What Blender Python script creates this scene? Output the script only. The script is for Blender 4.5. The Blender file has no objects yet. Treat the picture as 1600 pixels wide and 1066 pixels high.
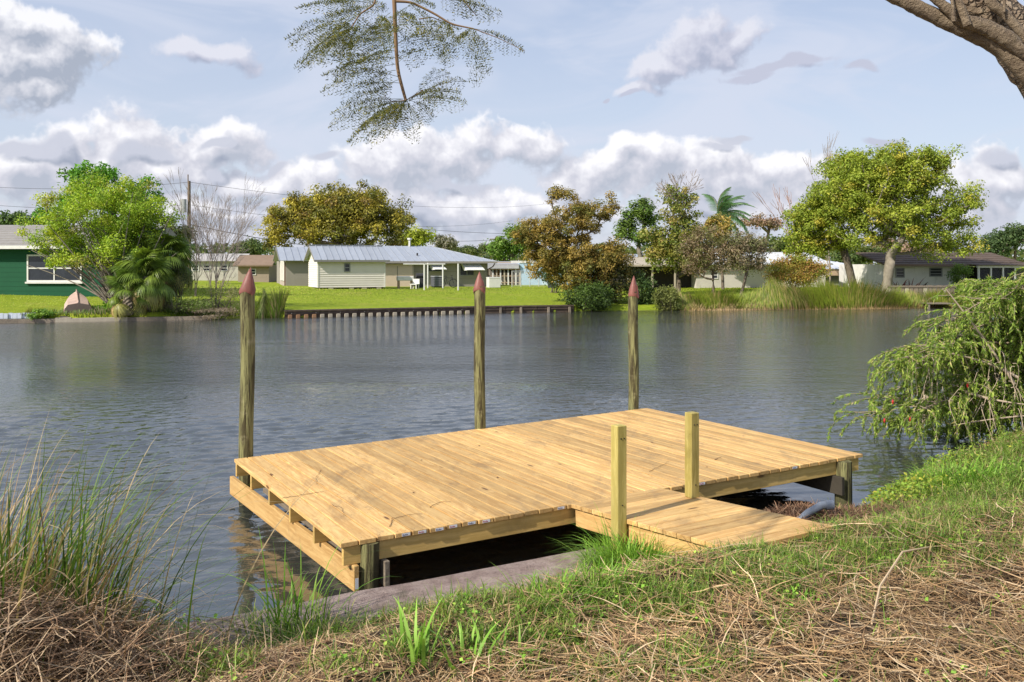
import bpy, math, random
import numpy as np
from mathutils import Vector, Matrix, noise as mnoise
R=math.radians
scene=bpy.context.scene
col=scene.collection
# ------------------------------------------------------------------ camera
F=1350.0; YH=416.0; H=2.53            # focal length (px of a 1600 wide frame), horizon row, eye height over the water
cam=bpy.data.cameras.new('camera'); co=bpy.data.objects.new('camera',cam); col.objects.link(co)
cam.sensor_width=36; cam.lens=36*F/1600; cam.shift_y=-(533-YH)/1600; cam.clip_end=5000; cam.clip_start=.05
co.location=(0,0,H); co.rotation_euler=(R(90),0,0); scene.camera=co
# ------------------------------------------------------------------ light
scene.view_settings.view_transform='Standard'; scene.view_settings.look='None'
scene.view_settings.gamma=1; scene.view_settings.use_curve_mapping=False
scene.view_settings.exposure=0.43
SUN_EL=38; sdx,sdy=-.76,-.65
sl=bpy.data.lights.new('sun','SUN'); so=bpy.data.objects.new('sun',sl); col.objects.link(so)
sl.energy=4.4; sl.angle=R(.8); sl.color=(1,.93,.82)
sd=Vector((sdx*math.cos(R(SUN_EL)),sdy*math.cos(R(SUN_EL)),math.sin(R(SUN_EL)))).normalized()
so.rotation_euler=sd.to_track_quat('Z','Y').to_euler()
# ------------------------------------------------------------------ world: Nishita sky with procedural cloud layers
class NT:
    def __init__(s,nt): s.t=nt; s.n=nt.nodes; s.l=nt.links
    def add(s,k,**kw):
        n=s.n.new(k)
        for a,b in kw.items(): setattr(n,a,b)
        return n
    def put(s,sock,v):
        if isinstance(v,bpy.types.NodeSocket): s.l.new(v,sock)
        elif v is not None: sock.default_value=v
    def m(s,op,a,b=None,c=None,clamp=False):
        n=s.add('ShaderNodeMath',operation=op,use_clamp=clamp)
        for i,v in enumerate((a,b,c)):
            if v is not None: s.put(n.inputs[i],v)
        return n.outputs[0]
    def v(s,op,a,b=None,sc=None):
        n=s.add('ShaderNodeVectorMath',operation=op); s.put(n.inputs[0],a)
        if b is not None: s.put(n.inputs[1],b)
        if sc is not None: s.put(n.inputs['Scale'],sc)
        return n.outputs['Value'] if op in('LENGTH','DOT_PRODUCT','DISTANCE') else n.outputs[0]
    def noise(s,vec,scale,detail=4,rough=.55,dist=0,colr=False,dim='3D'):
        n=s.add('ShaderNodeTexNoise',noise_dimensions=dim); s.put(n.inputs['Vector'],vec)
        n.inputs['Scale'].default_value=scale; n.inputs['Detail'].default_value=detail
        n.inputs['Roughness'].default_value=rough; n.inputs['Distortion'].default_value=dist
        return n.outputs['Color'] if colr else n.outputs[0]
    def ramp(s,fac,stops,interp='LINEAR'):
        n=s.add('ShaderNodeValToRGB'); s.put(n.inputs[0],fac); e=n.color_ramp.elements; n.color_ramp.interpolation=interp
        while len(e)<len(stops): e.new(.5)
        for i,(p,c) in enumerate(stops):
            e[i].position=p; e[i].color=(c,c,c,1) if isinstance(c,(int,float)) else (*c,1)
        return n.outputs[0]
    def mix(s,f,a,b,blend='MIX'):
        n=s.add('ShaderNodeMix',data_type='RGBA',blend_type=blend); s.put(n.inputs[0],f)
        s.put(n.inputs[6],(*a,1) if isinstance(a,tuple) else a); s.put(n.inputs[7],(*b,1) if isinstance(b,tuple) else b)
        return n.outputs[2]
    def mr(s,v,a,b,c=0.,d=1.,smooth=True):
        n=s.add('ShaderNodeMapRange',interpolation_type='SMOOTHSTEP' if smooth else 'LINEAR'); s.put(n.inputs[0],v)
        for i,x in enumerate((a,b,c,d)): n.inputs[i+1].default_value=x
        return n.outputs[0]
    def mapping(s,vec,scale=(1,1,1),rot=(0,0,0),loc=(0,0,0)):
        n=s.add('ShaderNodeMapping'); s.put(n.inputs[0],vec)
        n.inputs[1].default_value=loc; n.inputs[2].default_value=rot; n.inputs[3].default_value=scale
        return n.outputs[0]
w=bpy.data.worlds.new('World'); scene.world=w; w.use_nodes=True
T=NT(w.node_tree); T.n.clear()
sky=T.add('ShaderNodeTexSky',sky_type='NISHITA',sun_disc=False)
sky.sun_elevation=R(SUN_EL); sky.sun_rotation=math.atan2(sdx,sdy)%(2*math.pi); sky.air_density=1.0; sky.dust_density=1.5; sky.ozone_density=1.5
tc=T.add('ShaderNodeTexCoord').outputs['Generated']
sx=T.add('ShaderNodeSeparateXYZ'); T.put(sx.inputs[0],tc)
az=T.m('ARCTAN2',sx.outputs[0],sx.outputs[1]); el=T.m('ARCSINE',sx.outputs[2])
cb=T.add('ShaderNodeCombineXYZ'); T.put(cb.inputs[0],az); T.put(cb.inputs[1],el); P0=cb.outputs[0]
def ae(px,py): return (math.atan((px-800)/F), math.atan((YH-py)/math.hypot(F,px-800)))
NZ={}
def shared(p,key):
    if key in NZ: return NZ[key]
    wn=T.v('SCALE',T.v('SUBTRACT',T.noise(p,9,2,.5,colr=True,dim='2D'),(.5,.5,.5)),sc=.09)
    pw=T.v('ADD',p,wn)
    nz=T.noise(p,15,6,.6,.3,dim='2D')
    bil=T.m('ABSOLUTE',T.m('SUBTRACT',T.noise(p,34,3,.55,dim='2D'),.5))
    nn=T.m('SUBTRACT',T.m('SUBTRACT',nz,.5),T.m('SUBTRACT',T.m('MULTIPLY',bil,1.3),.08))
    NZ[key]=(pw,nn); return NZ[key]
def field(p,key,blobs,amp,base=None):
    """fbm-broken union of soft lobes in azimuth/elevation"""
    pw,nn=shared(p,key); f=None
    for (px,py,rx,ry) in blobs:
        a,e=ae(px,py)
        d=T.v('LENGTH',T.v('MULTIPLY',T.v('SUBTRACT',pw,(a,e,0)),(F/rx,F/ry,0)))
        g=T.m('SUBTRACT',1,d)
        f=g if f is None else T.m('SMOOTH_MAX',f,g,.12)
    if base is not None: f=base(f,pw)
    return T.m('ADD',T.m('MAXIMUM',f,-.8),T.m('MULTIPLY',nn,amp))
P1=T.v('ADD',P0,(-.011,.016,0))
def layer(blobs,seed,amp,wamp,scale,soft,hi,mid,lo,k,base=None,off=(-.011,.016,0),stretch=1.0,thick=.6):
    f0=field(P0,0,blobs,amp,base); f1=field(P1,1,blobs,amp,base)
    al=T.mr(f0,0,soft)
    lit=T.m('ADD',T.m('MULTIPLY',T.m('SUBTRACT',f0,f1),k),.42)
    lit=T.m('SUBTRACT',lit,T.m('MULTIPLY',T.mr(f0,.1,thick+.3),.16))
    c=T.ramp(lit,[(0,lo),(.45,mid),(1,hi)])
    return al,c
def bankbase(f,pw):
    # a low bank of cumulus that runs right round the horizon
    s=T.add('ShaderNodeSeparateXYZ'); T.put(s.inputs[0],pw)
    n=T.noise(T.mapping(pw,scale=(1,0,1)),5,2,.5,dim='2D')
    h=T.m('ADD',T.m('MULTIPLY',T.m('SUBTRACT',n,.5),.14),.078)
    g=T.m('MULTIPLY',T.m('SUBTRACT',h,s.outputs[1]),7)
    g=T.m('MINIMUM',g,.5)
    return T.m('SMOOTH_MAX',f,g,.15)
S=10.0
def c10(*c): return tuple(x*S for x in c)
# veil and blue
veil=T.noise(T.mapping(P0,scale=(1,3.2,1),rot=(0,0,.5)),4,4,.6,.6,dim='2D')
grad=T.mr(el,0.0,.55,0,1)
pale=T.mix(grad,(.58*S,.62*S,.72*S),(.34*S,.43*S,.62*S))
skc=T.v('SCALE',sky.outputs[0],sc=.95)
base=T.mix(.66,skc,pale)
vf=T.m('MULTIPLY',T.mr(veil,.34,.68),T.mr(el,0,.5,.75,.5))
colr=T.mix(vf,base,(.52*S,.555*S,.655*S))
# scattered higher clouds that continue outside the frame
q=T.mapping(P0,scale=(1,1.7,1),loc=(3.1,1.7,0)); hn=T.noise(q,5.5,5,.58,.2,dim='2D')
ha=T.m('MULTIPLY',T.mr(hn,.57,.74),T.m('ADD',T.mr(el,.42,.6,0,.8),T.m('MULTIPLY',T.mr(T.m('ABSOLUTE',az),.62,.8),.7),clamp=True))
colr=T.mix(ha,colr,(.50*S,.52*S,.59*S))
a,c=layer([(20,95,135,62),(110,85,70,52),(50,45,70,36),(20,130,95,30)],1.3,1.1,.10,15,.45,c10(.74,.74,.77),c10(.49,.505,.565),c10(.31,.345,.42),1.2)
colr=T.mix(T.m('MULTIPLY',a,.96),colr,c)
a,c=layer([(1050,95,62,30),(1100,70,75,30),(1130,40,70,26),(1010,130,60,14),(330,90,80,26)],4.3,.9,.09,16,.5,c10(.62,.62,.68),c10(.45,.455,.54),c10(.30,.325,.42),1.2)
colr=T.mix(T.m('MULTIPLY',a,.8),colr,c)
a,c=layer([(1215,95,85,16),(1170,115,45,14),(1260,80,45,14),(1370,205,35,10),(950,137,12,7),(1345,95,40,10),(1000,140,30,8)],7.7,.8,.08,20,.45,c10(.42,.44,.54),c10(.32,.345,.45),c10(.26,.29,.39),1.0)
colr=T.mix(T.m('MULTIPLY',a,.92),colr,c)
bank=[(330,235,100,34),(1110,275,110,46),(1230,290,90,40),(1470,285,110,52),(1370,300,90,36),(480,290,90,36),(200,215,85,46),(150,245,110,50),(290,265,110,42),(390,285,90,34),(50,265,110,48),
      (690,255,110,66),(735,215,58,40),(620,270,90,60),(820,235,66,38),(900,270,110,46),(960,245,60,26),(1010,262,75,40),
      (560,320,140,34),(1130,300,120,36),(1260,305,110,30),(1180,330,160,30),(1480,320,110,50),(1560,290,70,34),(1400,340,140,38),(300,330,260,34),(800,330,260,40)]
a,c=layer(bank,2.2,.85,.085,15,.40,c10(.76,.755,.785),c10(.51,.515,.58),c10(.37,.40,.475),1.1,base=bankbase,thick=.9)
colr=T.mix(T.m('MULTIPLY',a,.97),colr,c)
# darker scud in front of the bank
a,c=layer([(1165,240,48,15),(1140,255,50,16),(1195,232,28,10),(1555,260,26,14),(345,265,34,12),(400,265,40,9),(235,235,55,22),(520,262,42,10),(330,235,40,10),(640,345,110,16),(430,330,120,12),(1090,330,60,10),(60,240,60,20),(720,300,60,14),(1450,350,120,12)],9.4,.9,.08,22,.5,c10(.46,.48,.56),c10(.33,.36,.44),c10(.25,.285,.37),1.2)
colr=T.mix(T.m('MULTIPLY',a,.92),colr,c)
# pale gap just over the horizon
lowf=T.m('MULTIPLY',T.mr(el,.0,.055,1,0),.55)
colr=T.mix(lowf,colr,(.54*S,.56*S,.62*S))
below=T.mr(el,-.03,-.005,1,0)
colr=T.mix(below,colr,(.12*S,.13*S,.1*S))
bg=T.add('ShaderNodeBackground'); T.put(bg.inputs[0],colr); bg.inputs[1].default_value=.1
w.cycles.sampling_method='MANUAL'; w.cycles.sample_map_resolution=512
T.l.new(bg.outputs[0],T.add('ShaderNodeOutputWorld').inputs[0])

# ------------------------------------------------------------------ helpers
rng=np.random.default_rng(7); random.seed(7)
def at(px,py,Y): return Vector(((px-800)/F*Y,Y,H+(YH-py)/F*Y))
def atx(px,Y): return (px-800)/F*Y
def tag(o,label=None,cat=None,group=None,kind=None):
    if label: o['label']=label
    if cat: o['category']=cat
    if group: o['group']=group
    if kind: o['kind']=kind
    return o
def empty(name,loc,rz=0,label=None,cat=None,group=None):
    o=bpy.data.objects.new(name,None); col.objects.link(o); o.location=loc; o.rotation_euler=(0,0,rz)
    o.empty_display_size=.2
    return tag(o,label,cat,group)
def mesh_np(name,V,Fq=None,Ft=None,C=None,smooth=False):
    me=bpy.data.meshes.new(name); V=np.asarray(V,dtype=np.float32).reshape(-1,3)
    me.vertices.add(len(V)); me.vertices.foreach_set('co',V.ravel())
    loops=[];st=[];n=0
    for Fx,k in ((Fq,4),(Ft,3)):
        if Fx is not None and len(Fx):
            Fx=np.asarray(Fx,dtype=np.int32); loops.append(Fx.ravel()); st.append(n+np.arange(len(Fx))*k); n+=len(Fx)*k
    loops=np.concatenate(loops); st=np.concatenate(st)
    me.loops.add(len(loops)); me.loops.foreach_set('vertex_index',loops)
    me.polygons.add(len(st)); me.polygons.foreach_set('loop_start',st.astype(np.int32))
    me.update(calc_edges=True)
    if C is not None:
        C=np.asarray(C,dtype=np.float32)
        if C.shape[1]==3: C=np.concatenate([C,np.ones((len(C),1),np.float32)],1)
        at_=me.color_attributes.new('Col','FLOAT_COLOR','POINT'); at_.data.foreach_set('color',C.ravel())
    if smooth: me.polygons.foreach_set('use_smooth',np.ones(len(st),dtype=bool))
    return me
def link(name,me,mat,parent=None,loc=None):
    o=bpy.data.objects.new(name,me); col.objects.link(o)
    if mat and not me.materials: me.materials.append(mat)
    if parent: o.parent=parent
    if loc is not None: o.location=loc
    return o
class MB:
    """collects boxes, bars, prisms, tubes"""
    def __init__(s): s.v=[]; s.f=[]
    def add(s,vs,fs):
        o=len(s.v); s.v+= [tuple(v) for v in vs]; s.f+=[tuple(i+o for i in f) for f in fs]; return s
    def box(s,x0,x1,y0,y1,z0,z1):
        return s.add([(x0,y0,z0),(x1,y0,z0),(x1,y1,z0),(x0,y1,z0),(x0,y0,z1),(x1,y0,z1),(x1,y1,z1),(x0,y1,z1)],
            [(0,3,2,1),(4,5,6,7),(0,1,5,4),(1,2,6,5),(2,3,7,6),(3,0,4,7)])
    def prism(s,pts,d):
        """polygon pts extruded by vector d"""
        n=len(pts); d=Vector(d); a=[Vector(p) for p in pts]; b=[p+d for p in a]
        return s.add(a+b,[tuple(range(n))[::-1],tuple(range(n,2*n))]+[(i,(i+1)%n,n+(i+1)%n,n+i) for i in range(n)])
    def tube(s,pts,rad,k=8,cap=True):
        pts=[Vector(p) for p in pts]; n=len(pts)
        if isinstance(rad,(int,float)): rad=[rad]*n
        vs=[];up=None
        for i,p in enumerate(pts):
            t=(pts[min(i+1,n-1)]-pts[max(i-1,0)]).normalized()
            if up is None: up=Vector((0,0,1)) if abs(t.z)<.9 else Vector((1,0,0))
            a=t.cross(up).normalized(); b=a.cross(t); up=b
            for j in range(k):
                q=2*math.pi*j/k; vs.append(p+(a*math.cos(q)+b*math.sin(q))*rad[i])
        fs=[(i*k+j,i*k+(j+1)%k,(i+1)*k+(j+1)%k,(i+1)*k+j) for i in range(n-1) for j in range(k)]
        if cap: fs+=[tuple(range(k))[::-1],tuple(range((n-1)*k,n*k))]
        return s.add(vs,fs)
    def build(s,name,mat,parent=None,bevel=0,smooth=False,loc=None,rz=None):
        me=bpy.data.meshes.new(name); me.from_pydata(s.v,[],s.f); me.update()
        import bmesh
        b=bmesh.new(); b.from_mesh(me); bmesh.ops.recalc_face_normals(b,faces=b.faces)
        if bevel: bmesh.ops.bevel(b,geom=b.edges[:],offset=bevel,segments=1,affect='EDGES')
        b.to_mesh(me); b.free()
        if smooth:
            me.polygons.foreach_set('use_smooth',[True]*len(me.polygons))
            try: me.set_sharp_from_angle(angle=R(40))
            except Exception: pass
        o=link(name,me,mat,parent,loc)
        if rz is not None: o.rotation_euler=(0,0,rz)
        return o
def copy_tree(o,parent=None):
    c=o.copy(); col.objects.link(c)
    if parent: c.parent=parent
    for ch in list(o.children): copy_tree(ch,c)
    return c
# ------------------------------------------------------------------ materials
MATS={}
def mat(name,fn):
    if name in MATS: return MATS[name]
    m=bpy.data.materials.new(name); m.use_nodes=True; t=NT(m.node_tree)
    b=t.n['Principled BSDF']; fn(t,b); MATS[name]=m; return m
def bump(t,b,h,dist,strength=1.0):
    n=t.add('ShaderNodeBump'); n.inputs['Strength'].default_value=strength; n.inputs['Distance'].default_value=dist
    t.put(n.inputs['Height'],h); t.put(b.inputs['Normal'],n.outputs[0]); return n
def objc(t): return t.add('ShaderNodeTexCoord').outputs['Object']
def geo(t): return t.add('ShaderNodeNewGeometry').outputs['Position']
def rnd(t): return t.add('ShaderNodeObjectInfo').outputs['Random']
def flat(name,c,rough=.7,var=.12,scale=3,metal=0,spec=.3,bmp=0.0,bs=30,dirt=None):
    def f(t,b):
        p=objc(t); n=t.noise(p,scale,6,.6)
        k=t.mr(n,.25,.75,1-var,1+var,False)
        cc=t.v('SCALE',(*c,),sc=k)
        r=t.m('ADD',t.m('MULTIPLY',rnd(t),var*.7),1-var*.35)
        cc=t.v('SCALE',cc,sc=r)
        if dirt:
            dn=t.mr(t.noise(t.mapping(p,scale=(1,1,.35)),scale*1.7,7,.7),.52,.75)
            cc=t.mix(t.m('MULTIPLY',dn,dirt[1]),cc,dirt[0])
        t.put(b.inputs['Base Color'],cc)
        b.inputs['Roughness'].default_value=rough; b.inputs['Metallic'].default_value=metal
        b.inputs['Specular IOR Level'].default_value=spec
        if bmp: bump(t,b,t.noise(p,bs,4,.6),bmp)
    return mat(name,f)
def wood(name,c1,c2,knot,rough=.65,stain=.0,bd=.0012,gs=1.0,stain_c=(.14,.10,.07)):
    """sawn timber, grain along local Y"""
    def f(t,b):
        p=objc(t); r=rnd(t)
        cb=t.add('ShaderNodeCombineXYZ'); t.put(cb.inputs[0],t.m('MULTIPLY',r,37.)); t.put(cb.inputs[1],t.m('MULTIPLY',r,91.)); t.put(cb.inputs[2],t.m('MULTIPLY',r,13.))
        q=t.v('ADD',p,cb.outputs[0])
        # knots: warp the grain around cells
        vo=t.add('ShaderNodeTexVoronoi',feature='F1'); t.put(vo.inputs[0],t.mapping(q,scale=(4.5,1.15,4.5))); vo.inputs['Scale'].default_value=1.0
        d=vo.outputs['Distance']
        wq=t.v('ADD',t.mapping(q,scale=(30*gs,1.3*gs,30*gs)),t.v('SCALE',t.noise(q,1.7,3,.5,colr=True),sc=2.6))
        wq=t.v('ADD',wq,t.v('SCALE',(1,0,1),sc=t.mr(d,.0,.22,2.2,0)))
        g=t.noise(wq,1.0,5,.65,.4)
        fine=t.noise(t.mapping(q,scale=(170,5,170)),1.,3,.6)
        gg=t.m('ADD',t.m('MULTIPLY',g,.75),t.m('MULTIPLY',fine,.25))
        cc=t.mix(t.mr(gg,.36,.60),c1,c2)
        tone=t.m('ADD',t.m('MULTIPLY',r,.46),.72); cc=t.v('SCALE',cc,sc=tone)
        big=t.noise(t.mapping(q,scale=(5,1.6,5)),1.0,5,.6); cc=t.mix(t.mr(big,.42,.7,0,.5),cc,tuple(x*.72 for x in c1))
        cc=t.mix(t.mr(d,.085,.04,0,.9),cc,knot)
        if stain:
            gp=geo(t)
            s1=t.noise(t.mapping(gp,scale=(2.4,1,1),rot=(0,0,R(-31)),loc=(3,1,0)),1.5,8,.7,.5)
            cc=t.mix(t.mr(s1,.50,.72,0,stain),cc,stain_c)
            s2=t.noise(t.mapping(gp,scale=(1,1,1),loc=(9,4,2)),7,5,.65)
            cc=t.mix(t.mr(s2,.63,.72,0,stain*.9),cc,stain_c)
        t.put(b.inputs['Base Color'],cc); b.inputs['Roughness'].default_value=rough; b.inputs['Specular IOR Level'].default_value=.25
        bump(t,b,gg,bd)
    return mat(name,f)
M_PLANK=wood('deck_pine',(.74,.49,.20),(.52,.30,.105),(.10,.045,.02),stain=.45,bd=.002)
M_PLANKG=wood('joist_pine',(.60,.41,.15),(.46,.30,.09),(.16,.08,.03),stain=.25)
M_POST=wood('post_pine',(.50,.41,.14),(.33,.265,.07),(.13,.08,.03),stain=.12,gs=.8)
M_OLDW=wood('old_wood',(.30,.25,.19),(.16,.13,.10),(.06,.05,.04),stain=.4,bd=.004)
def f_pile(t,b):
    p=geo(t); r=rnd(t)
    o=objc(t)
    s=t.noise(t.mapping(o,scale=(9,9,.9)),2.2,6,.65,.7)
    s2=t.noise(t.mapping(o,scale=(60,60,3)),1.0,4,.6)
    c=t.mix(t.mr(s,.40,.60),(.25,.24,.105),(.075,.062,.03))
    c=t.mix(t.mr(t.noise(o,5,5,.6),.55,.75,0,.75),c,(.40,.36,.21))
    c=t.mix(t.mr(s2,.55,.66,0,.8),c,(.035,.027,.018))
    z=t.add('ShaderNodeSeparateXYZ'); t.put(z.inputs[0],p)
    c=t.mix(t.mr(z.outputs[2],.32,.02,0,.75),c,(.035,.035,.02))
    t.put(b.inputs['Base Color'],c); b.inputs['Roughness'].default_value=.8; b.inputs['Specular IOR Level'].default_value=.2
    bump(t,b,t.m('ADD',s,s2),.02)
M_PILE=mat('piling_wood',f_pile)
M_CAP=flat('red_metal_cap',(.23,.085,.066),.5,.2,9,spec=.4,dirt=((.14,.06,.05),.75),bmp=.006,bs=14)
def f_conc(t,b):
    p=geo(t); n=t.noise(p,6,9,.7); n2=t.noise(p,45,5,.7)
    c=t.mix(t.mr(n,.3,.7),(.42,.33,.29),(.23,.165,.145))
    c=t.mix(t.mr(n2,.5,.72,0,.6),c,(.07,.055,.045))
    c=t.mix(t.mr(t.noise(p,2.2,4,.6),.56,.7,0,.5),c,(.10,.10,.055))
    t.put(b.inputs['Base Color'],c); b.inputs['Roughness'].default_value=.9; b.inputs['Specular IOR Level'].default_value=.2
    bump(t,b,t.m('ADD',n2,t.noise(p,130,3,.6)),.012)
M_CONC=mat('old_concrete',f_conc)
def leafmat(name,trans=.32,rough=.55,spec=.25):
    def f(t,b):
        a=t.add('ShaderNodeAttribute'); a.attribute_name='Col'
        t.put(b.inputs['Base Color'],a.outputs[0]); b.inputs['Roughness'].default_value=rough; b.inputs['Specular IOR Level'].default_value=spec
        tr=t.add('ShaderNodeBsdfTranslucent'); t.put(tr.inputs[0],t.v('MULTIPLY',a.outputs[0],(1.15,1.2,.6)))
        mx=t.add('ShaderNodeMixShader'); mx.inputs[0].default_value=trans
        t.l.new(b.outputs[0],mx.inputs[1]); t.l.new(tr.outputs[0],mx.inputs[2]); t.l.new(mx.outputs[0],t.n['Material Output'].inputs[0])
    return mat(name,f)
M_LEAF=leafmat('leaf'); M_GRASS=leafmat('grass_blade',.28,.5,.3); M_STRAW=leafmat('dry_straw',.12,.75,.15)
def f_bark(t,b):
    p=objc(t); n=t.noise(t.mapping(p,scale=(6,6,1.6)),2,7,.7,.5)
    t.put(b.inputs['Base Color'],t.mix(t.mr(n,.3,.7),(.085,.065,.048),(.24,.20,.155))); b.inputs['Roughness'].default_value=.9; b.inputs['Specular IOR Level'].default_value=.15
    bump(t,b,n,.04)
M_BARK=mat('bark',f_bark)
M_BARKP=flat('pale_bark',(.24,.21,.165),.85,.3,5,spec=.15)
M_BARKT=flat('twig_grey',(.27,.225,.19),.85,.25,5,spec=.15)
def f_water(t,b):
    p=geo(t)
    a=t.mapping(p,scale=(1,2.2,1),rot=(0,0,R(24)))
    b_=t.mapping(p,scale=(1.5,1,1),rot=(0,0,R(-38)))
    n1=t.noise(a,3.1,4,.55,.5); n2=t.noise(b_,7.5,3,.5,.3); n3=t.noise(a,1.5,2,.5); n4=t.noise(a,17,2,.5)
    calm=t.mr(t.noise(t.mapping(p,scale=(.3,1,1)),.22,4,.55),.38,.62,.62,1.1)
    h=t.m('ADD',t.m('ADD',t.m('MULTIPLY',n1,.027),t.m('MULTIPLY',n2,.019)),t.m('ADD',t.m('MULTIPLY',n3,.016),t.m('MULTIPLY',n4,.0052)))
    h=t.m('MULTIPLY',h,calm)
    # sheltered strip along the near seawall, under the dock
    sh=t.m('ADD',t.v('DOT_PRODUCT',p,(-.473,.881,0)),-5.94)
    h=t.m('MULTIPLY',h,t.mr(sh,.3,3.2,.16,1.))
    sy=t.add('ShaderNodeSeparateXYZ'); t.put(sy.inputs[0],p); h=t.m('MULTIPLY',h,t.mr(sy.outputs[1],13.5,18.5,.4,1.25))
    t.put(b.inputs['Base Color'],(.036,.040,.035,1)); b.inputs['Roughness'].default_value=.03; b.inputs['IOR'].default_value=2.2
    bump(t,b,h,1.0)
M_WATER=mat('water',f_water)
# ------------------------------------------------------------------ terrain
NEAR=np.array([(-60,-22),(-6,3.66),(-2.58,5.44),(-1.94,5.70),(.825,7.185),(1.6,7.62),(2.0,7.85),(2.6,8.15),(3.4,8.62),(4.3,9.7),(5.4,10.9),(6.6,12.3),(9.5,14.2),(14,16.5),(30,22),(60,30),(400,110)],float)
FAR=np.array([(-400,-60),(-60,26),(-22.8,38.4),(-16,40.6),(-11.1,42.2),(-1.4,46.8),(3.6,48.1),(11,49.5),(22.7,51.4),(33,55),(60,66),(400,190)],float)
def psd(P,poly):
    P=np.asarray(P,float); best=np.full(len(P),1e18); sg=np.zeros(len(P))
    for a,b in zip(poly[:-1],poly[1:]):
        d=b-a; L2=d@d; tt=np.clip(((P-a)@d)/L2,0,1); q=a+tt[:,None]*d; dd=((P-q)**2).sum(1)
        cr=d[0]*(P[:,1]-a[1])-d[1]*(P[:,0]-a[0]); m=dd<best-1e-9
        best=np.where(m,dd,best); sg=np.where(m,np.sign(cr),sg)
    return np.sqrt(best)*np.where(sg==0,1,sg)
def vnoise(x,y,s,seed=0):
    """cheap value noise"""
    x=np.asarray(x)*s+seed*17.3; y=np.asarray(y)*s+seed*5.1; xi=np.floor(x); yi=np.floor(y); fx=x-xi; fy=y-yi
    fx=fx*fx*(3-2*fx); fy=fy*fy*(3-2*fy)
    h=lambda a,b: np.modf(np.abs(np.sin(a*127.1+b*311.7+seed*74.7)*43758.5453))[0]
    return (h(xi,yi)*(1-fx)+h(xi+1,yi)*fx)*(1-fy)+(h(xi,yi+1)*(1-fx)+h(xi+1,yi+1)*fx)*fy
def ground(P):
    P=np.atleast_2d(np.asarray(P,float)); x,y=P[:,0],P[:,1]
    s=-psd(P,NEAR); f=psd(P,FAR)
    # near bank, inland distance s
    zn=np.interp(s,[-2.5,-.9,-.3,0.,.35,.8,1.3,2.0,3.2,5,8,20,200],[-1.6,-1.0,-.35,-.02,.20,.32,.50,.63,.74,.88,1.05,1.3,1.4])
    zw=np.interp(s,[-2.5,-.2,.12,.3,.42,.55,.8,1.2,1.55,2.0,3.2,5,8,20,200],[-1.6,-1.2,-1.0,-.3,.17,.20,.25,.36,.585,.64,.75,.88,1.05,1.3,1.4])
    k=np.clip((x-1.75)/.5,0,1); z1=zw*(1-k)+zn*k
    amp=np.clip(s-.3,0,1)
    z1=z1+amp*((vnoise(x,y,1.3,1)-.5)*.12+(vnoise(x,y,4.5,2)-.5)*.05+(vnoise(x,y,13,3)-.5)*.03)
    z1=z1+.13*np.exp(-((x-2.45)**2/.25+(y-7.75)**2/.10))     # root mound beside the walkway
    z1=z1+.07*np.exp(-((x-2.3)**2/.10+(y-6.25)**2/.07))          # soil banked against the walkway end
    # far bank
    rise=np.interp(x,[-30,-20,-12,0,20,40],[.75,.68,.55,.42,.55,.6])
    zf=.34+rise*np.clip(f/18,0,1)**.8+.3*np.clip((f-60)/300,0,1)+np.clip(f-.5,0,1)*(vnoise(x,y,.25,4)-.5)*.12
    wall=np.interp(x,[-24,-23,-16.5,-16,-11.4,-11.2,3.6,3.8],[1,1,1,0,0,1,1,0])
    zv=np.where(f>.06,zf,-1.6); zs=np.interp(f,[-1.5,0,.8,2.5],[-1.6,-.05,.26,.36]); zs=np.where(f>2.5,zf,zs)
    z2=zv*wall+zs*(1-wall)
    return np.where(f>-1.5,z2,np.where(s>-2.5,z1,-1.6))
def gz(x,y): return float(ground([(x,y)])[0])
def gsurf(P):
    """what one can stand things on: terrain, seawall top or water"""
    P=np.atleast_2d(P)[:,:2]; s=-psd(P,NEAR); g=ground(P); g=np.where((s>0)&(s<.52)&(P[:,0]<1.7),np.maximum(g,.222),g); return np.maximum(g,-.02)
def gpt(px,py,y0=2.2,y1=14):
    """where the sight line of a pixel meets the near bank"""
    Y=np.linspace(y0,y1,700); X=(px-800)/F*Y; Z=H+(YH-py)/F*Y; g=gsurf(np.stack([X,Y],1)); i=np.argmax(Z<g)
    return Vector((X[i],Y[i],g[i]))
def axis(segs):
    out=[segs[0][0]]
    for a,b,d in segs:
        n=max(1,int(round((b-a)/d))); out+=list(np.linspace(a,b,n+1)[1:])
    return np.array(out)
xs=axis([(-1500,-400,220),(-400,-100,50),(-100,-30,5),(-30,-4.5,.7),(-4.5,6.5,.085),(6.5,30,.7),(30,100,5),(100,400,50),(400,1500,220)])
ys=axis([(-300,-20,70),(-20,2,1.5),(2,13,.085),(13,37,1.2),(37,56,.3),(56,100,2),(100,400,30),(400,2400,400)])
GX,GY=np.meshgrid(xs,ys); P=np.stack([GX.ravel(),GY.ravel()],1); Z=ground(P)
nx,ny=len(xs),len(ys); I=np.arange(nx*ny).reshape(ny,nx)
Fq=np.stack([I[:-1,:-1],I[:-1,1:],I[1:,1:],I[1:,:-1]],-1).reshape(-1,4)
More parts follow.
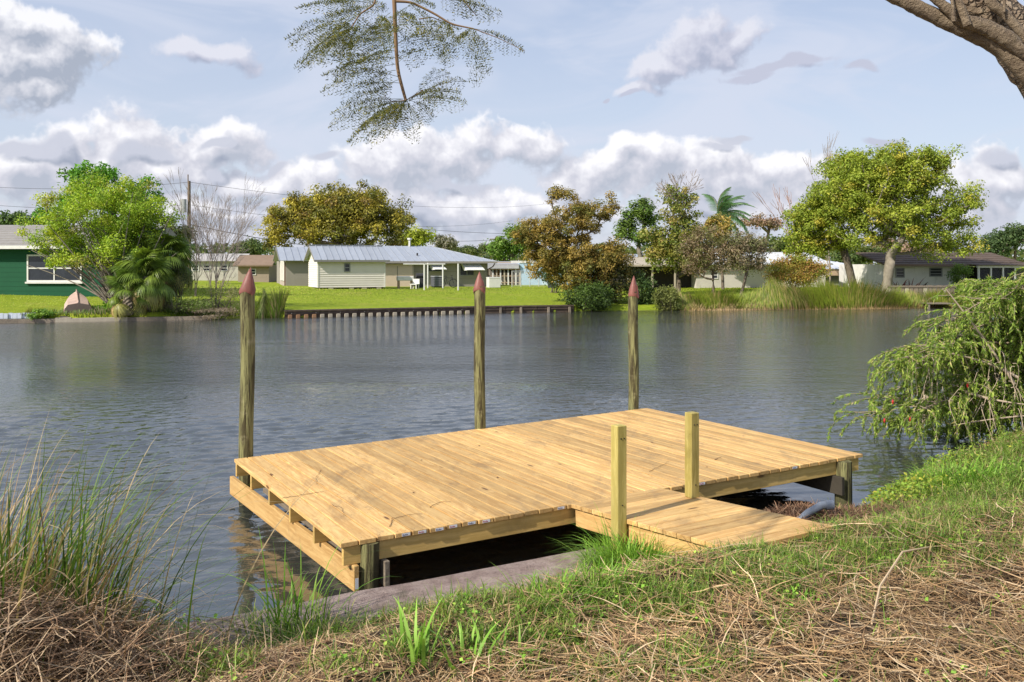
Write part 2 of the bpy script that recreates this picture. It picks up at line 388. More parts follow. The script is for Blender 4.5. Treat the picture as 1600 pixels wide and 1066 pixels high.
def f_ground(t,b):
    p=geo(t); s=t.add('ShaderNodeSeparateXYZ'); t.put(s.inputs[0],p)
    # near: leaf litter and soil; far: mown lawn
    n=t.noise(p,2.2,7,.65); n2=t.noise(p,38,5,.7); n3=t.noise(p,9,5,.65)
    near=t.mix(t.mr(n2,.35,.65),(.15,.105,.07),(.055,.038,.026))
    near=t.mix(t.mr(n3,.52,.68,0,.7),near,(.23,.16,.10))
    near=t.mix(t.mr(n,.55,.7,0,.55),near,(.07,.10,.02))
    l1=t.noise(p,.35,5,.6); l2=t.noise(t.mapping(p,scale=(1,1.6,1)),2.8,6,.7); l3=t.noise(p,22,4,.7)
    far=t.mix(t.mr(l2,.35,.65),(.20,.28,.018),(.32,.38,.035))
    far=t.mix(t.mr(l1,.52,.68,0,.6),far,(.36,.34,.07))
    far=t.mix(t.mr(l3,.5,.7,0,.5),far,(.13,.19,.015))
    k=t.mr(s.outputs[1],22,30); c=t.mix(k,near,far)
    c=t.mix(t.mr(s.outputs[2],.08,-.05),c,(.05,.045,.03))
    t.put(b.inputs['Base Color'],c); b.inputs['Roughness'].default_value=.95; b.inputs['Specular IOR Level'].default_value=.1
    bump(t,b,t.m('ADD',n2,t.m('MULTIPLY',l2,1.0)),.05)
M_GROUND=mat('ground',f_ground)
me=mesh_np('ground',np.stack([P[:,0],P[:,1],Z],1),Fq,smooth=True)
tag(link('ground',me,M_GROUND),kind='structure')
wx=axis([(-1400,-100,260),(-100,-14,12),(-14,-9.5,.5),(-9.5,13,.048),(13,16,.5),(16,100,12),(100,1400,260)]); wy=axis([(-280,-20,65),(-20,3,2.3),(3,19,.043),(19,24,.5),(24,60,6),(60,300,60)])
WX,WY=np.meshgrid(wx,wy); gw=np.random.default_rng(21); WZ=np.zeros_like(WX)
for i in range(70):
    lam=.095*(4.6**gw.random()); th=R(-62)+gw.normal()*.42; k=2*math.pi/lam; A=.0215/k*gw.uniform(.5,1.5)
    ph=k*(WX*math.cos(th)+WY*math.sin(th))+gw.uniform(0,6.28); WZ+=A*(np.sin(ph)+.22*np.cos(2*ph))
gust=.55+.75*vnoise(WX,WY,.45,41)+.2*vnoise(WX,WY,1.4,42)
shel=np.clip((-.473*WX+.881*WY-5.94-.3)/2.9,.12,1)
edge=np.clip((WX+9.4)/1.5,0,1)*np.clip((12.9-WX)/1.5,0,1)*np.clip((18.9-WY)/5,0,1)*np.clip((WY-3)/.5,0,1)
WZ*=gust*shel*edge
I=np.arange(WX.size).reshape(WX.shape); Fq=np.stack([I[:-1,:-1],I[:-1,1:],I[1:,1:],I[1:,:-1]],-1).reshape(-1,4)
tag(link('water',mesh_np('water',np.stack([WX.ravel(),WY.ravel(),WZ.ravel()],1),Fq,smooth=True),M_WATER),kind='structure')
# ------------------------------------------------------------------ dock
ZD=.49                                            # deck surface over the water
def dk(px,py): Y=F*(H-ZD)/(py-YH); return Vector(((px-800)/F*Y,Y,ZD))
A_,B_,C_,D_=dk(365.3,717.3),dk(531.5,849.7),dk(1011.3,637.6),dk(1349.3,709.5)
I_,J_=dk(895,787),dk(1029,763)
v_=(D_-B_).normalized(); u_=(A_-B_).normalized()
dock=empty('dock',(0,0,0),0,'new yellow pine boat dock of wide planks standing over the canal','dock')
NP=41
def board(name,p0,p1,w,th,z,mat_,parent,bev=.004,ext=0.0):
    """board whose top centre line runs p0->p1 at height z; grain along local Y"""
    p0=Vector(p0);p1=Vector(p1); d=p1-p0; L=d.length; 
    mb=MB(); mb.box(-w/2,w/2,-L/2,L/2,-th,0)
    o=mb.build(name,mat_,parent,bevel=bev)
    c=(p0+p1)/2; o.location=(c.x,c.y,z+c.z)
    o.rotation_euler=Vector((d.x,d.y,d.z)).to_track_quat('Y','Z').to_euler()
    return o
M_TAG=flat('white_paper_tag',(.75,.76,.78),.6,.05); M_TAGP=flat('tag_print',(.12,.12,.2),.6,.1); M_TAGR=flat('tag_red',(.45,.10,.12),.6,.1)
rr=random.Random(3)
parent_len={}
for k in range(NP):
    a0=(k+.5)/NP; f0=B_.lerp(D_,a0); b0=A_.lerp(C_,a0)
    W0=(B_.lerp(D_,k/NP)-B_.lerp(D_,(k+1)/NP)).length
    side=v_.cross(Vector((0,0,1))) 
    j=rr.uniform(-.006,.006)
    f1=f0-u_*j
    L=(b0-f1).length
    # a board cut to the slightly tapered bay
    dirn=(b0-f1).normalized(); sidev=Vector((dirn.y,-dirn.x,0))
    wf=W0*abs(sidev.dot(v_)); wb=(C_-A_).length/NP*abs(sidev.dot((C_-A_).normalized()))
    g=.0055; th=.036
    mb=MB(); vs=[]
    for zz in (-th,0):
        vs+=[(-wf/2+g,-L/2,zz),(wf/2-g,-L/2,zz),(wb/2-g,L/2,zz),(-wb/2+g,L/2,zz)]
    mb.add(vs,[(0,3,2,1),(4,5,6,7),(0,1,5,4),(1,2,6,5),(2,3,7,6),(3,0,4,7)])
    o=mb.build('plank',M_PLANK,dock,bevel=.003)
    c=(b0+f1)/2; o.location=(c.x,c.y,ZD+rr.uniform(-.0015,.0015)); o.rotation_euler=(rr.uniform(-.0006,.0006),0,math.atan2(dirn.y,dirn.x)-math.pi/2)
    parent_len[o.name]=L
    if k in (3,4,5,6,7,8,13,14,24,33):
        x0=rr.uniform(-.02,.03); mb=MB(); y=-L/2
        mb.box(x0-.034,x0+.034,y-.0016,y-.0004,-th/2-.011,-th/2+.011); t=mb.build('end_tag',M_TAG,o)
        mb=MB()
        for q in range(4): mb.box(x0-.03+q*.012,x0-.022+q*.012,y-.0024,y-.0017,-th/2-.006,-th/2+(.001 if q%2 else .005))
        mb.build('tag_print',M_TAGP if k%2 else M_TAGR,o)
# screw heads over the joists: two to a board, one joined part
mb=MB()
for k in range(NP):
    for t in (.015,.20,.40,.60,.80,.985):
        for e in (.28,.72):
            a0=(k+e)/NP; p=(B_.lerp(D_,a0)).lerp(A_.lerp(C_,a0),t); p=p+Vector((rr.uniform(-.004,.004),rr.uniform(-.004,.004),.0022)); n0=len(mb.v)
            mb.add([(p.x+.0042*math.cos(q*1.2566),p.y+.0042*math.sin(q*1.2566),p.z) for q in range(5)],[(0,1,2,3,4)])
so_=mb.build('screw_heads',flat('screw_head',(.10,.085,.06),.6,.1),dock); so_['kind']='stuff'
# joists parallel to the front edge
ZJ=ZD-.037
joist_t=[.012,.20,.40,.60,.80,.985]
for t in joist_t:
    p0=B_.lerp(A_,t)+v_*.012; p1=D_.lerp(C_,t)-v_*.05
    if t==.012: p0=p0+v_*.02
    for q in (p0,p1): q.z=0
    mb=MB(); L=(p1-p0).length; mb.box(-.019,.019,-L/2,L/2,-.14,0)
    o=mb.build('joist',M_PLANKG,dock,bevel=.003); c=(p0+p1)/2; o.location=(c.x,c.y,ZJ)
    dd=(p1-p0); o.rotation_euler=(0,0,math.atan2(dd.y,dd.x)-math.pi/2)
def beam(name,p0,p1,w,h,ztop,m=M_PLANKG,parent=dock,bev=.004):
    p0=Vector((p0[0],p0[1],0));p1=Vector((p1[0],p1[1],0)); dd=p1-p0; L=dd.length
    mb=MB(); mb.box(-w/2,w/2,-L/2,L/2,-h,0); o=mb.build(name,m,parent,bevel=bev)
    c=(p0+p1)/2; o.location=(c.x,c.y,ztop); o.rotation_euler=(0,0,math.atan2(dd.y,dd.x)-math.pi/2); return o
ZB=ZJ-.142
bL0=Vector((-1.150,6.395,0)); bL1=Vector((-2.965,9.14,0))
o=beam('beam',bL0,bL1,.042,.19,ZB,M_PLANK)
mb=MB(); L=(bL1-bL0).length; mb.box(-.012,.012,-L/2-.006,-L/2-.0045,-.17,-.09); mb.build('end_tag',M_TAG,o)
ppx=(575-800)/F*6.52; pc=Vector((ppx,6.52,0))
off=Vector((.857,.516,0))
beam('beam',pc+off*.115-u_*.10,A_+off*.30-u_*.1,.042,.19,ZB,M_OLDW)
def pile_mb(r,z0,z1,k=14,seed=0,lean=(0,0),rag=.05):
    q=random.Random(seed); n=14; vs=[]; mb=MB()
    ph=[q.uniform(0,6.28) for _ in range(6)]
    for i in range(n+1):
        z=z0+(z1-z0)*i/n
        for j in range(k):
            a=2*math.pi*j/k
            rr_=r*(1+rag*math.sin(2*a+ph[0]+z*1.3)+rag*.5*math.sin(3*a+ph[1]-z*2.1)+rag*.35*math.sin(5*a+ph[2]+z*5))*(1.02-.03*(z-z0)/(z1-z0))
            vs.append((math.cos(a)*rr_+lean[0]*(z-z0)+.006*math.sin(z*3+ph[3]),math.sin(a)*rr_+lean[1]*(z-z0),z))
    mb.add(vs,[(i*k+j,i*k+(j+1)%k,(i+1)*k+(j+1)%k,(i+1)*k+j) for i in range(n) for j in range(k)]+[tuple(range(n*k,(n+1)*k))])
    return mb
o=pile_mb(.086,-1.3,ZJ-.001,16,5,rag=.03).build('support_post',M_PILE,dock,smooth=True,loc=(pc.x,pc.y,0))
o=pile_mb(.092,-1.3,ZJ-.001,16,6,rag=.03).build('support_post',M_PILE,dock,smooth=True,loc=((1317-800)/F*9.22,9.22,0))
dp=Vector(((1317-800)/F*9.22,9.22,0))
M_DKW=flat('shade_dark_timber',(.045,.038,.028),.8,.3,3,bmp=.004)  # shade beneath the deck put into the dark colour of the right-hand beams
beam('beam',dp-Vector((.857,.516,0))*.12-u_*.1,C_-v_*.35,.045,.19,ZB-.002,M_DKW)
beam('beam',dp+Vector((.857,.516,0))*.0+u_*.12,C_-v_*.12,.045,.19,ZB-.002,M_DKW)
# walkway that rises to the bank
ww=empty('walkway',(0,0,0)); ww.parent=dock
sl_=.075; Lw=1.92; dn=-u_
nW=13
for k in range(nW):
    t0=(k+.5)/nW*Lw; pI=I_+dn*t0; pJ=J_+dn*t0; z=ZD+t0*sl_+.0015
    aa=pI-v_*.02; bb=pJ+v_*.02
    mb=MB(); L=(bb-aa).length; w=Lw/nW
    mb.box(-w/2+.0045,w/2-.0045,-L/2,L/2,-.036,0); o=mb.build('plank',M_PLANK,ww,bevel=.003)
    c=(aa+bb)/2; o.location=(c.x,c.y,z); o.rotation_euler=(0,0,math.atan2((bb-aa).y,(bb-aa).x)-math.pi/2)
    o.rotation_euler.rotate_axis('Y',-math.atan(sl_))
for s0,m_ in ((I_+v_*.022,M_PLANK),(J_-v_*.022,M_PLANKG),((I_+J_)/2,M_PLANKG)):
    p0=s0+dn*.03; p1=s0+dn*(Lw-.05); p0.z=ZD-.04; p1.z=ZD-.04+Lw*sl_
    d=p1-p0; L=d.length; mb=MB(); mb.box(-.019,.019,-L/2,L/2,-.145,-.0); o=mb.build('stringer',m_,ww,bevel=.003)
    o.location=(p0+p1)/2; o.rotation_euler=(math.asin(d.z/L),0,math.atan2(d.y,d.x)-math.pi/2)
    o.location.z-=.0
p0=I_-v_*.03+dn*.9; p1=I_-v_*.03+dn*(Lw-.1)
beam('skirt_board',p0+v_*.03,p1+v_*.03,.036,.16,ZD-.12,M_PLANK,ww)
# square posts
def sqpost(c,w,z0,z1,rz,label):
    r=empty('wooden_post',(c.x,c.y,z0),rz,label,'post','square posts either side of the walkway')
    mb=MB(); h=z1-z0
    mb.box(-w/2,w/2,-h/2,h/2,-w/2,w/2); o=mb.build('shaft',M_POST,r,bevel=.005); o.location=(0,0,h/2); o.rotation_euler=(R(90),0,0)
    for (dx,dz) in ((-.013,.10),(.017,.10),(.0,.62)):
        m=MB(); m.tube([(dx*1.0,-w/2-.0008,h-dz),(dx,-w/2-.004,h-dz)],.006,8); m.build('bolt_head',M_BOLT,r)
    return r
M_BOLT=flat('dark_bolt',(.06,.05,.045),.5,.1,metal=.6)
ang=math.atan2(v_.y,v_.x)
c1=I_+dn*.72-v_*.066; sqpost(c1,.09,.05,1.285,ang,'nearer square pine post standing on the seawall in front of the walkway')
c2=J_+dn*.49-v_*.045; sqpost(c2,.09,ZD+.52*sl_,1.262,ang,'farther square pine post standing on the right edge of the walkway')
# pilings with metal caps
def piling(px,ytop,ytip,Y,r,label,lean,seed,tilt):
    x=atx(px,Y); zt=H+(YH-ytop)/F*Y; zp=H+(YH-ytip)/F*Y
    ro=empty('mooring_piling',(x,Y,0),0,label,'piling','mooring pilings behind the dock')
    o=pile_mb(r,-1.4,zt+.02,18,seed,lean,.035).build('post',M_PILE,ro,smooth=True)
    k=20; mb=MB(); q=random.Random(seed); ph=q.uniform(0,6)
    cx=lean[0]*(zt+1.4); tipx=cx+tilt
    base=[];rim=[]
    for j in range(k):
        a=2*math.pi*j/k; rj=r*1.12*(1+.05*math.sin(3*a+ph)); dz=-.02*math.sin(a*2+ph)-.035*max(0,math.sin(a+ph*1.7))
        base.append((cx+math.cos(a)*rj,math.sin(a)*rj,zt+dz)); 
        rim.append((cx+math.cos(a)*rj*.93,math.sin(a)*rj*.93,zt+dz-.035))
    ring2=[(cx+(b[0]-cx)*.62+tilt*.38,b[1]*.62,zt+(zp-zt)*.40) for b in base]
    ring3=[(cx+(b[0]-cx)*.28+tilt*.72,b[1]*.28,zt+(zp-zt)*.74) for b in base]
    vs=rim+base+ring2+ring3+[(tipx,0,zp)]
    fs=[(i*k+j,i*k+(j+1)%k,(i+1)*k+(j+1)%k,(i+1)*k+j) for i in range(3) for j in range(k)]+[(3*k+j,3*k+(j+1)%k,4*k) for j in range(k)]
    mb.add(vs,fs); mb.build('cap',M_CAP,ro,smooth=True)
    # seam flap of the rolled sheet
    m=MB(); a=-.9+ph*.05
    m.prism([(cx+r*1.11*math.cos(a),r*1.11*math.sin(a),zt-.07),(cx+r*1.11*math.cos(a+.35),r*1.11*math.sin(a+.35),zt-.05),(cx+r*.7*math.cos(a+.2)+tilt*.4,r*.7*math.sin(a+.2),zt+(zp-zt)*.45)],(.004,-.006,0))
    m.build('cap_seam',M_CAP,ro)
    return ro
piling(383.5,452,417,9.30,.078,'green stained piling with dented leaning red cone cap at the left dock corner',(.006,0),11,.035)
piling(750.5,450,424,10.90,.072,'middle piling with red cone cap behind the long back edge of the dock',(-.003,0),12,0.0)
piling(989,458,430,12.42,.073,'pale piling with red cone cap at the far right dock corner',(.002,0),13,0.005)
# ------------------------------------------------------------------ concrete seawall (near)
def offset_poly(pts,d):
    out=[]
    for i,p in enumerate(pts):
        a=pts[max(i-1,0)]; b=pts[min(i+1,len(pts)-1)]; t=(b-a)/np.linalg.norm(b-a); out.append(p+np.array([t[1],-t[0]])*d)
    return out
wp=[np.array(p,float) for p in [(-9,1.98),(-6,3.66),(-4.2,4.6),(-2.58,5.44),(-1.94,5.70),(-.5,6.475),(.825,7.185),(1.25,7.42),(1.7,7.66)]]
wfull=[]
for a,b in zip(wp[:-1],wp[1:]):
    n=max(1,int(np.linalg.norm(b-a)/.12)); wfull+=[a+(b-a)*i/n for i in range(n)]
wfull.append(wp[-1]); m=len(wfull)
outer=wfull; q1=offset_poly(wfull,.025); q2=offset_poly(wfull,.22); q3=offset_poly(wfull,.46); q4=offset_poly(wfull,.50)
vs=[]
for i in range(m):
    nz=lambda k: float((vnoise(i*.12,k*.3,2.3,k)-.5)*.02)
    vs+=[(*outer[i],-1.3),(*outer[i],.205+nz(1)*.6),(*q1[i],.222+nz(1)*.6),(*q2[i],.228+nz(2)),(*q3[i],.222+nz(3)),(*q4[i],.20),(*q4[i],-1.3)]
fs=[(i*7+j,(i+1)*7+j,(i+1)*7+j+1,i*7+j+1) for i in range(m-1) for j in range(6)]+[tuple(range(7)),tuple(range((m-1)*7,m*7))[::-1]]
mb=MB(); mb.add(vs,fs); o=mb.build('seawall',M_CONC,smooth=True)
tag(o,'worn pinkish concrete seawall along the near bank under the dock edge','seawall')
# grey pipe end beside the walkway
M_PIPE=flat('grey_pipe',(.20,.225,.27),.5,.25,7,dirt=((.10,.085,.06),.6),bmp=.004)
g=gpt(1262,812); mb=MB(); zz=g.z
up=Vector((0,0,.055)); pA=at(1232,828,g.y-.16); pB=at(1262,808,g.y-.08)+up*.6; pC=at(1283,800,g.y-.05)+up; pD=at(1298,799,g.y-.05)+up
mb.tube([pA,pB,pC,pD],[.03,.032,.034,.038],12); mb.tube([pC.lerp(pD,.5),pD+(pD-pC)*.25],[.042,.042],12)
o=mb.build('drain_pipe',M_PIPE,smooth=True); tag(o,'grey plastic drain pipe poking out of the debris beside the walkway','pipe')
# ------------------------------------------------------------------ far bank: seawalls
M_DARKW=flat('dark_wall_timber',(.085,.06,.045),.85,.3,2,dirt=((.16,.12,.08),.6),bmp=.02,bs=8)
M_PALEP=flat('pale_panel',(.40,.35,.27),.8,.2,3,dirt=((.14,.11,.08),.5))
M_RUSTP=flat('rusty_panel',(.30,.17,.09),.8,.25,3,dirt=((.10,.07,.05),.6))
def farpt(px):   # point of the far shore on this column
    k=(px-800)/F
    for a,b in zip(FAR[:-1],FAR[1:]):
        d=b-a; den=d[0]-k*d[1]
        if abs(den)<1e-9: continue
        t=(k*a[1]-a[0])/den
        if -1e-6<=t<=1+1e-6: return Vector((*(a+d*t),0))
def fdir(px): a=farpt(px-3); b=farpt(px+3); return (b-a).normalized()
fw=empty('far_seawall',farpt(445),0,'dark timber seawall with pale vertical piles along the mown lawn opposite','seawall')
fo=farpt(445)
def fb(p,q,th,z0,z1,setb=0.0):
    """upright slab from p to q (world), thickness th toward land"""
    d=(q-p); d.z=0; L=d.length; a=math.atan2(d.y,d.x); return L,a
def fslab(name,p,q,y0,y1,z0,z1,m,root,bev=0):
    L,a=fb(p,q,0,0,0); mb=MB(); mb.box(0,L,y0,y1,z0,z1); o=mb.build(name,m,root,bevel=bev)
    o.location=p-root.location; o.location.z=-root.location.z; o.rotation_euler=(0,0,a); return o
pxs=[445,500,560,620,680,740,790,840,897]
for a,b in zip(pxs[:-1],pxs[1:]):
    fslab('wall_board',farpt(a),farpt(b),.05,.25,-1,.20,M_DARKW,fw)
    fslab('cap_board',farpt(a),farpt(b)-fdir(b)*.02,-.06,.3,.30,.37,M_DARKW,fw)
    fslab('wale',farpt(a),farpt(b)-fdir(b)*.02,-.01,.05,.16,.28,M_DARKW,fw)
x=450; i=0
while x<737:
    p=farpt(x); q=farpt(x+6.6); m_=M_RUSTP if x<500 else M_PALEP
    c=(p+q)/2; d=(q-p).normalized(); w_=(q-p).length
    o=fslab('pile_face',p,q,-.03,.045,-.9,.15,m_,fw,.02)
    fslab('pile_face_gap',p+d*w_*.45,p+d*w_*.56,-.05,-.031,-.9,.13,M_DARKW,fw) if False else None
    x+=12.6; i+=1
for x in (780,812,855,888):
    fslab('wall_post',farpt(x),farpt(x+3),-.12,.0,-.9,.28,M_OLDW,fw)
for x in range(455,740,38):
    fslab('tie_bolt',farpt(x),farpt(x+1.2),-.03,-.011,.2,.235,M_PALEP,fw)
bw=empty('timber_bulkhead',farpt(120),0,'low brown timber bulkhead along the left bank in front of the green house','bulkhead')
for a,b in ((-40,30),(30,88),(88,112),(112,150),(150,200),(200,262),(262,330)):
    fslab('bulkhead_board',farpt(a),farpt(b),-.25,.05,-1,.20+.04*math.sin(a),M_OLDW if a<88 or a>150 else M_PALEP,bw)
# little blue-white corrugated edging
ce=empty('corrugated_edging',farpt(20),0,'white corrugated sheets edging the bank at the far left','edging')
M_WSH=flat('white_sheet',(.62,.68,.76),.6,.1,3); x=-10
while x<52:
    fslab('sheet',farpt(x),farpt(x+6.6),.10+(.05 if int(x)%2 else 0),.13+(.05 if int(x)%2 else 0),.18,.44-.03*random.random(),M_WSH,ce); x+=7.2
# ------------------------------------------------------------------ overturned boat
M_BOAT=flat('faded_pink_hull',(.50,.36,.30),.7,.15,2,dirt=((.30,.22,.17),.5))
M_BOATD=flat('dark_transom',(.20,.15,.125),.8,.15,2)
bp=farpt(117)+Vector((-.1,.5,0)); bo=empty('overturned_boat',(bp.x,bp.y,.26),R(97),'faded pink upturned rowing boat with its blunt stern facing the water','boat')
n=9; prof=[]
for i in range(n):
    t=i/(n-1); x=3.9*t; wv=.60*(1-(max(0,t-.25)/.75)**2.1)+.012; h=.50+.16*t
    prof.append([(x,-wv,0.02),(x,-wv*.93,h*.55),(x,-wv*.72,h*.86),(x,0,h),(x,wv*.72,h*.86),(x,wv*.93,h*.55),(x,wv,.02)])
mb=MB(); mb.add([p for r_ in prof for p in r_],[(i*7+j,(i+1)*7+j,(i+1)*7+j+1,i*7+j+1) for i in range(n-1) for j in range(6)]+[tuple(range((n-1)*7,n*7))]); mb.build('hull',M_BOAT,bo)
mb=MB(); mb.add([(p[0]-.02,p[1],p[2]) for p in prof[0]]+[(p[0]+.01,p[1]*.99,p[2]*.99) for p in prof[0]],[tuple(range(7))[::-1],tuple(range(7,14))]+[(i,i+1,8+i,7+i) for i in range(6)]); mb.build('transom',M_BOATD,bo)
mb=MB(); mb.tube([(-.02,0,.52),(1.9,0,.60),(3.7,0,.67)],.025,6); mb.build('keel',M_BOAT,bo)
mb=MB(); mb.box(-.30,.1,-.75,.75,-.1,.01); mb.build('skid_board',M_OLDW,bo)
bo.scale=(1,.98,1.15); bo.rotation_euler=(0,-.09,R(118))
# ------------------------------------------------------------------ buildings
class Bld:
    def __init__(s,name,px,Y,rot,label,cat='house',zg=None):
        s.o=Vector((atx(px,Y),Y,0)); s.rot=R(rot); s.e=(math.cos(s.rot),math.sin(s.rot))
        s.root=empty(name,s.o,s.rot,label,cat); s.n=(-s.e[1],s.e[0])
    def W(s,px,py,d=0):
        """local (u,z) of a pixel on the wall plane set d behind the front"""
        ox=s.o.x+s.n[0]*d; oy=s.o.y+s.n[1]*d; k=(px-800)/F
        u=(k*oy-ox)/(s.e[0]-k*s.e[1]); Y=oy+u*s.e[1]; return u,H+(YH-py)/F*Y
    def part(s,name,mb,m,parent=None,bevel=0): return mb.build(name,m,parent or s.root,bevel=bevel)
    def box(s,name,u0,u1,d0,d1,z0,z1,m,parent=None,bevel=0):
        mb=MB(); mb.box(u0,u1,d0,d1,z0,z1); return s.part(name,mb,m,parent,bevel)
    def window(s,u0,u1,z0,z1,mf,mg,face='f',d=0,bars=1,fr=.07,vb=0):
        f=MB(); yy=d-.05
        f.box(u0,u1,yy,d-.001,z0,z0+fr); f.box(u0,u1,yy,d-.001,z1-fr,z1); f.box(u0,u0+fr,yy+.001,d-.001,z0+fr,z1-fr); f.box(u1-fr,u1,yy+.001,d-.001,z0+fr,z1-fr)
        for i in range(bars):
            zc=z0+(z1-z0)*(i+1)/(bars+1); f.box(u0+fr,u1-fr,yy+.01,d-.002,zc-fr*.4,zc+fr*.4)
        for i in range(vb):
            uc=u0+(u1-u0)*(i+1)/(vb+1); f.box(uc-fr*.4,uc+fr*.4,yy+.003,d-.003,z0+fr,z1-fr)
        w_=s.part('window',f,mf); g=MB(); g.box(u0+fr,u1-fr,d-.012,d-.004,z0+fr,z1-fr); s.part('pane',g,mg,w_); return w_
M_GLASS=flat('dark_glass',(.03,.035,.045),.12,.3,2,spec=.6)
M_TRIMW=flat('white_trim',(.66,.65,.62),.6,.08,4); M_FOUND=flat('foundation',(.20,.18,.15),.9,.1)
def f_metalroof(t,b):
    p=objc(t); n=t.noise(t.mapping(p,scale=(1,.3,1)),3,6,.6); r=rnd(t)
    c=t.v('SCALE',(.37,.40,.45),sc=t.m('ADD',t.m('MULTIPLY',n,.35),t.m('ADD',t.m('MULTIPLY',r,.14),.72)))
    t.put(b.inputs['Base Color'],c); b.inputs['Roughness'].default_value=.45; b.inputs['Metallic'].default_value=.15
M_ROOF=mat('metal_roof',f_metalroof)
M_ROOFS=flat('metal_roof_seam',(.29,.315,.36),.5,.08)
def roof_strips(b,u0,u1,front,back_,d0,d1,z0,z1,m,root=None,seam=M_ROOFS,pitch=.46,hipL=0,hipR=0,name='roof'):
    """metal pans from eave (depth d0,height z0) to ridge (d1,z1), each pan an object, raised seams"""
    rf=root
    n=max(1,int(round((u1-u0)/pitch)))
    for i in range(n):
        a=u0+(u1-u0)*i/n; c=u0+(u1-u0)*(i+1)/n
        def top(u):   # fraction of the slope reached at u (hips)
            t=1.0
            if hipL: t=min(t,(u-u0)/hipL)
            if hipR: t=min(t,(u1-u)/hipR)
            return max(0,t)
        ta,tc_=top(a),top(c)
        P_=lambda u,t,dz: (u,d0+(d1-d0)*t,z0+(z1-z0)*t+dz)
        mb=MB(); pts=[P_(a+.02,0,0),P_(c-.02,0,0),P_(c-.02,tc_,0)]+([P_(a+.02,ta,0)] if ta>0 else [])
        if tc_<=0: pts=[P_(a+.02,0,0),P_(c-.02,0,0),P_(a+.02,ta,0)]
        mb.prism(pts,(0,0,-.04)); b.part('roof_pan',mb,m,rf)
        if i and ta>.02:
            mb=MB(); mb.prism([P_(a-.025,0,-.03),P_(a+.025,0,-.03),P_(a+.025,ta,-.03),P_(a-.025,ta,-.03)],(0,0,.075)); b.part('roof_seam',mb,seam,rf)
# --- cream shed
M_SIDE=flat('cream_siding',(.69,.64,.58),.7,.06,1.5); M_SIDEL=flat('cream_siding_lit_end',(.74,.70,.64),.7,.06,1.5)  # end wall is the same siding, its sunlit side painted in as lighter cream
sh=Bld('garden_shed',497,62,24,'cream clapboard shed with grey metal gable roof on the lawn','shed')
uR,zE=sh.W(601,404); _,zG=sh.W(497,453); zE=H+(YH-404)/F*62; zR=zE+.92; dep=3.5
zG=H+(YH-452)/F*62
nb=13
for i in range(nb):
    z0=zG+.12+(zE-zG-.12)*i/nb; z1=zG+.12+(zE-zG-.12)*(i+1)/nb
    mb=MB(); mb.prism([(0,-.035,z0),(0,0,z1),(0,.06,z1),(0,.06,z0)],(uR,0,0)); sh.part('siding_board',mb,M_SIDE)
    mb=MB(); mb.prism([(-.035,0.06,z0),(0,0.06,z1),(.06,.06,z1),(.06,.06,z0)],(0,dep-.06,0)); sh.part('siding_board',mb,M_SIDEL)
for i in range(5):
    z0=zE+(zR-zE)*i/5; z1=zE+(zR-zE)*(i+1)/5; t0=i/5; t1=(i+1)/5; h=dep/2
    mb=MB(); mb.prism([(-.02,h*t0,z0),(-.02,dep-h*t0,z0),(-.02,dep-h*t1,z1),(-.02,h*t1,z1)] if i<4 else [(-.02,h*t0,z0),(-.02,dep-h*t0,z0),(-.02,h,z1)],(.06,0,0)); sh.part('siding_board',mb,M_SIDEL)
sh.box('wall_core',.062,uR-.02,.062,dep,zG+.1,zE,M_SIDE)
sh.box('corner_board',-.05,.03,-.05,.03,zG+.10,zE,M_TRIMW); sh.box('corner_board',uR-.03,uR+.05,-.05,.05,zG+.10,zE,M_TRIMW)
sh.box('underfloor_shade',.1,uR-.1,.1,dep-.1,zG-.4,zG+.1,flat('shade_void',(.03,.027,.022),.9))  # near-black box standing in for the shade between the floor blocks
for u in (.75,2.25,3.2,4.3): sh.box('block',u,u+.35,-.02,.09,zG-.4,zG+.1,M_PALEP)
ov=.32; eo=.30; k_=(zR-zE)/(dep/2)
roof_strips(sh,-ov,uR+ov,0,0,-eo,dep/2,zE-eo*k_+.06,zR+.06,M_ROOF)
roof_strips(sh,-ov,uR+ov,0,0,dep+eo,dep/2,zE-eo*k_+.06,zR+.06,M_ROOF,pitch=1.2)
sh.box('fascia',-ov,uR+ov,-eo-.04,-eo,zE-eo*k_-.10,zE-eo*k_+.05,flat('grey_fascia',(.22,.21,.20),.7))
for s_ in (0,1):
    mb=MB(); d0,d1=(-eo,dep/2) if s_==0 else (dep+eo,dep/2)
    mb.prism([(-ov-.02,d0,zE-eo*k_-.10),(-ov-.02,d1,zR-.10),(-ov-.02,d1,zR+.02),(-ov-.02,d0,zE-eo*k_+.02)],(.04,0,0)); sh.part('barge_board',mb,flat('grey_fascia',(.22,.21,.20)))
mb=MB(); mb.box(-ov,uR+ov,dep/2-.1,dep/2+.1,zR+.055,zR+.10); sh.part('ridge_cap',mb,M_ROOFS)
a0,z1=sh.W(537.5,411.5); a1,z0=sh.W(547,425); sh.window(a0,a1,z0,z1,flat('grey_frame',(.25,.25,.26)),M_GLASS,d=-.03)
# --- long grey house behind
M_GREYW=flat('grey_wall',(.30,.272,.24),.8,.07,1.2); M_BEIGE=flat('beige_door_wall',(.62,.50,.39),.75,.05)
hs=Bld('grey_ranch_house',447,68,20,'long grey ranch house with pale metal roof behind the cream shed')
uW,_=hs.W(762,450); zg=.55; zE2=H+(YH-404)/F*68-.1; dep2=8.5; zR2=zE2+1.25
hs.box('wall',0,uW,0,dep2,zg,zE2,M_GREYW)
nb=6
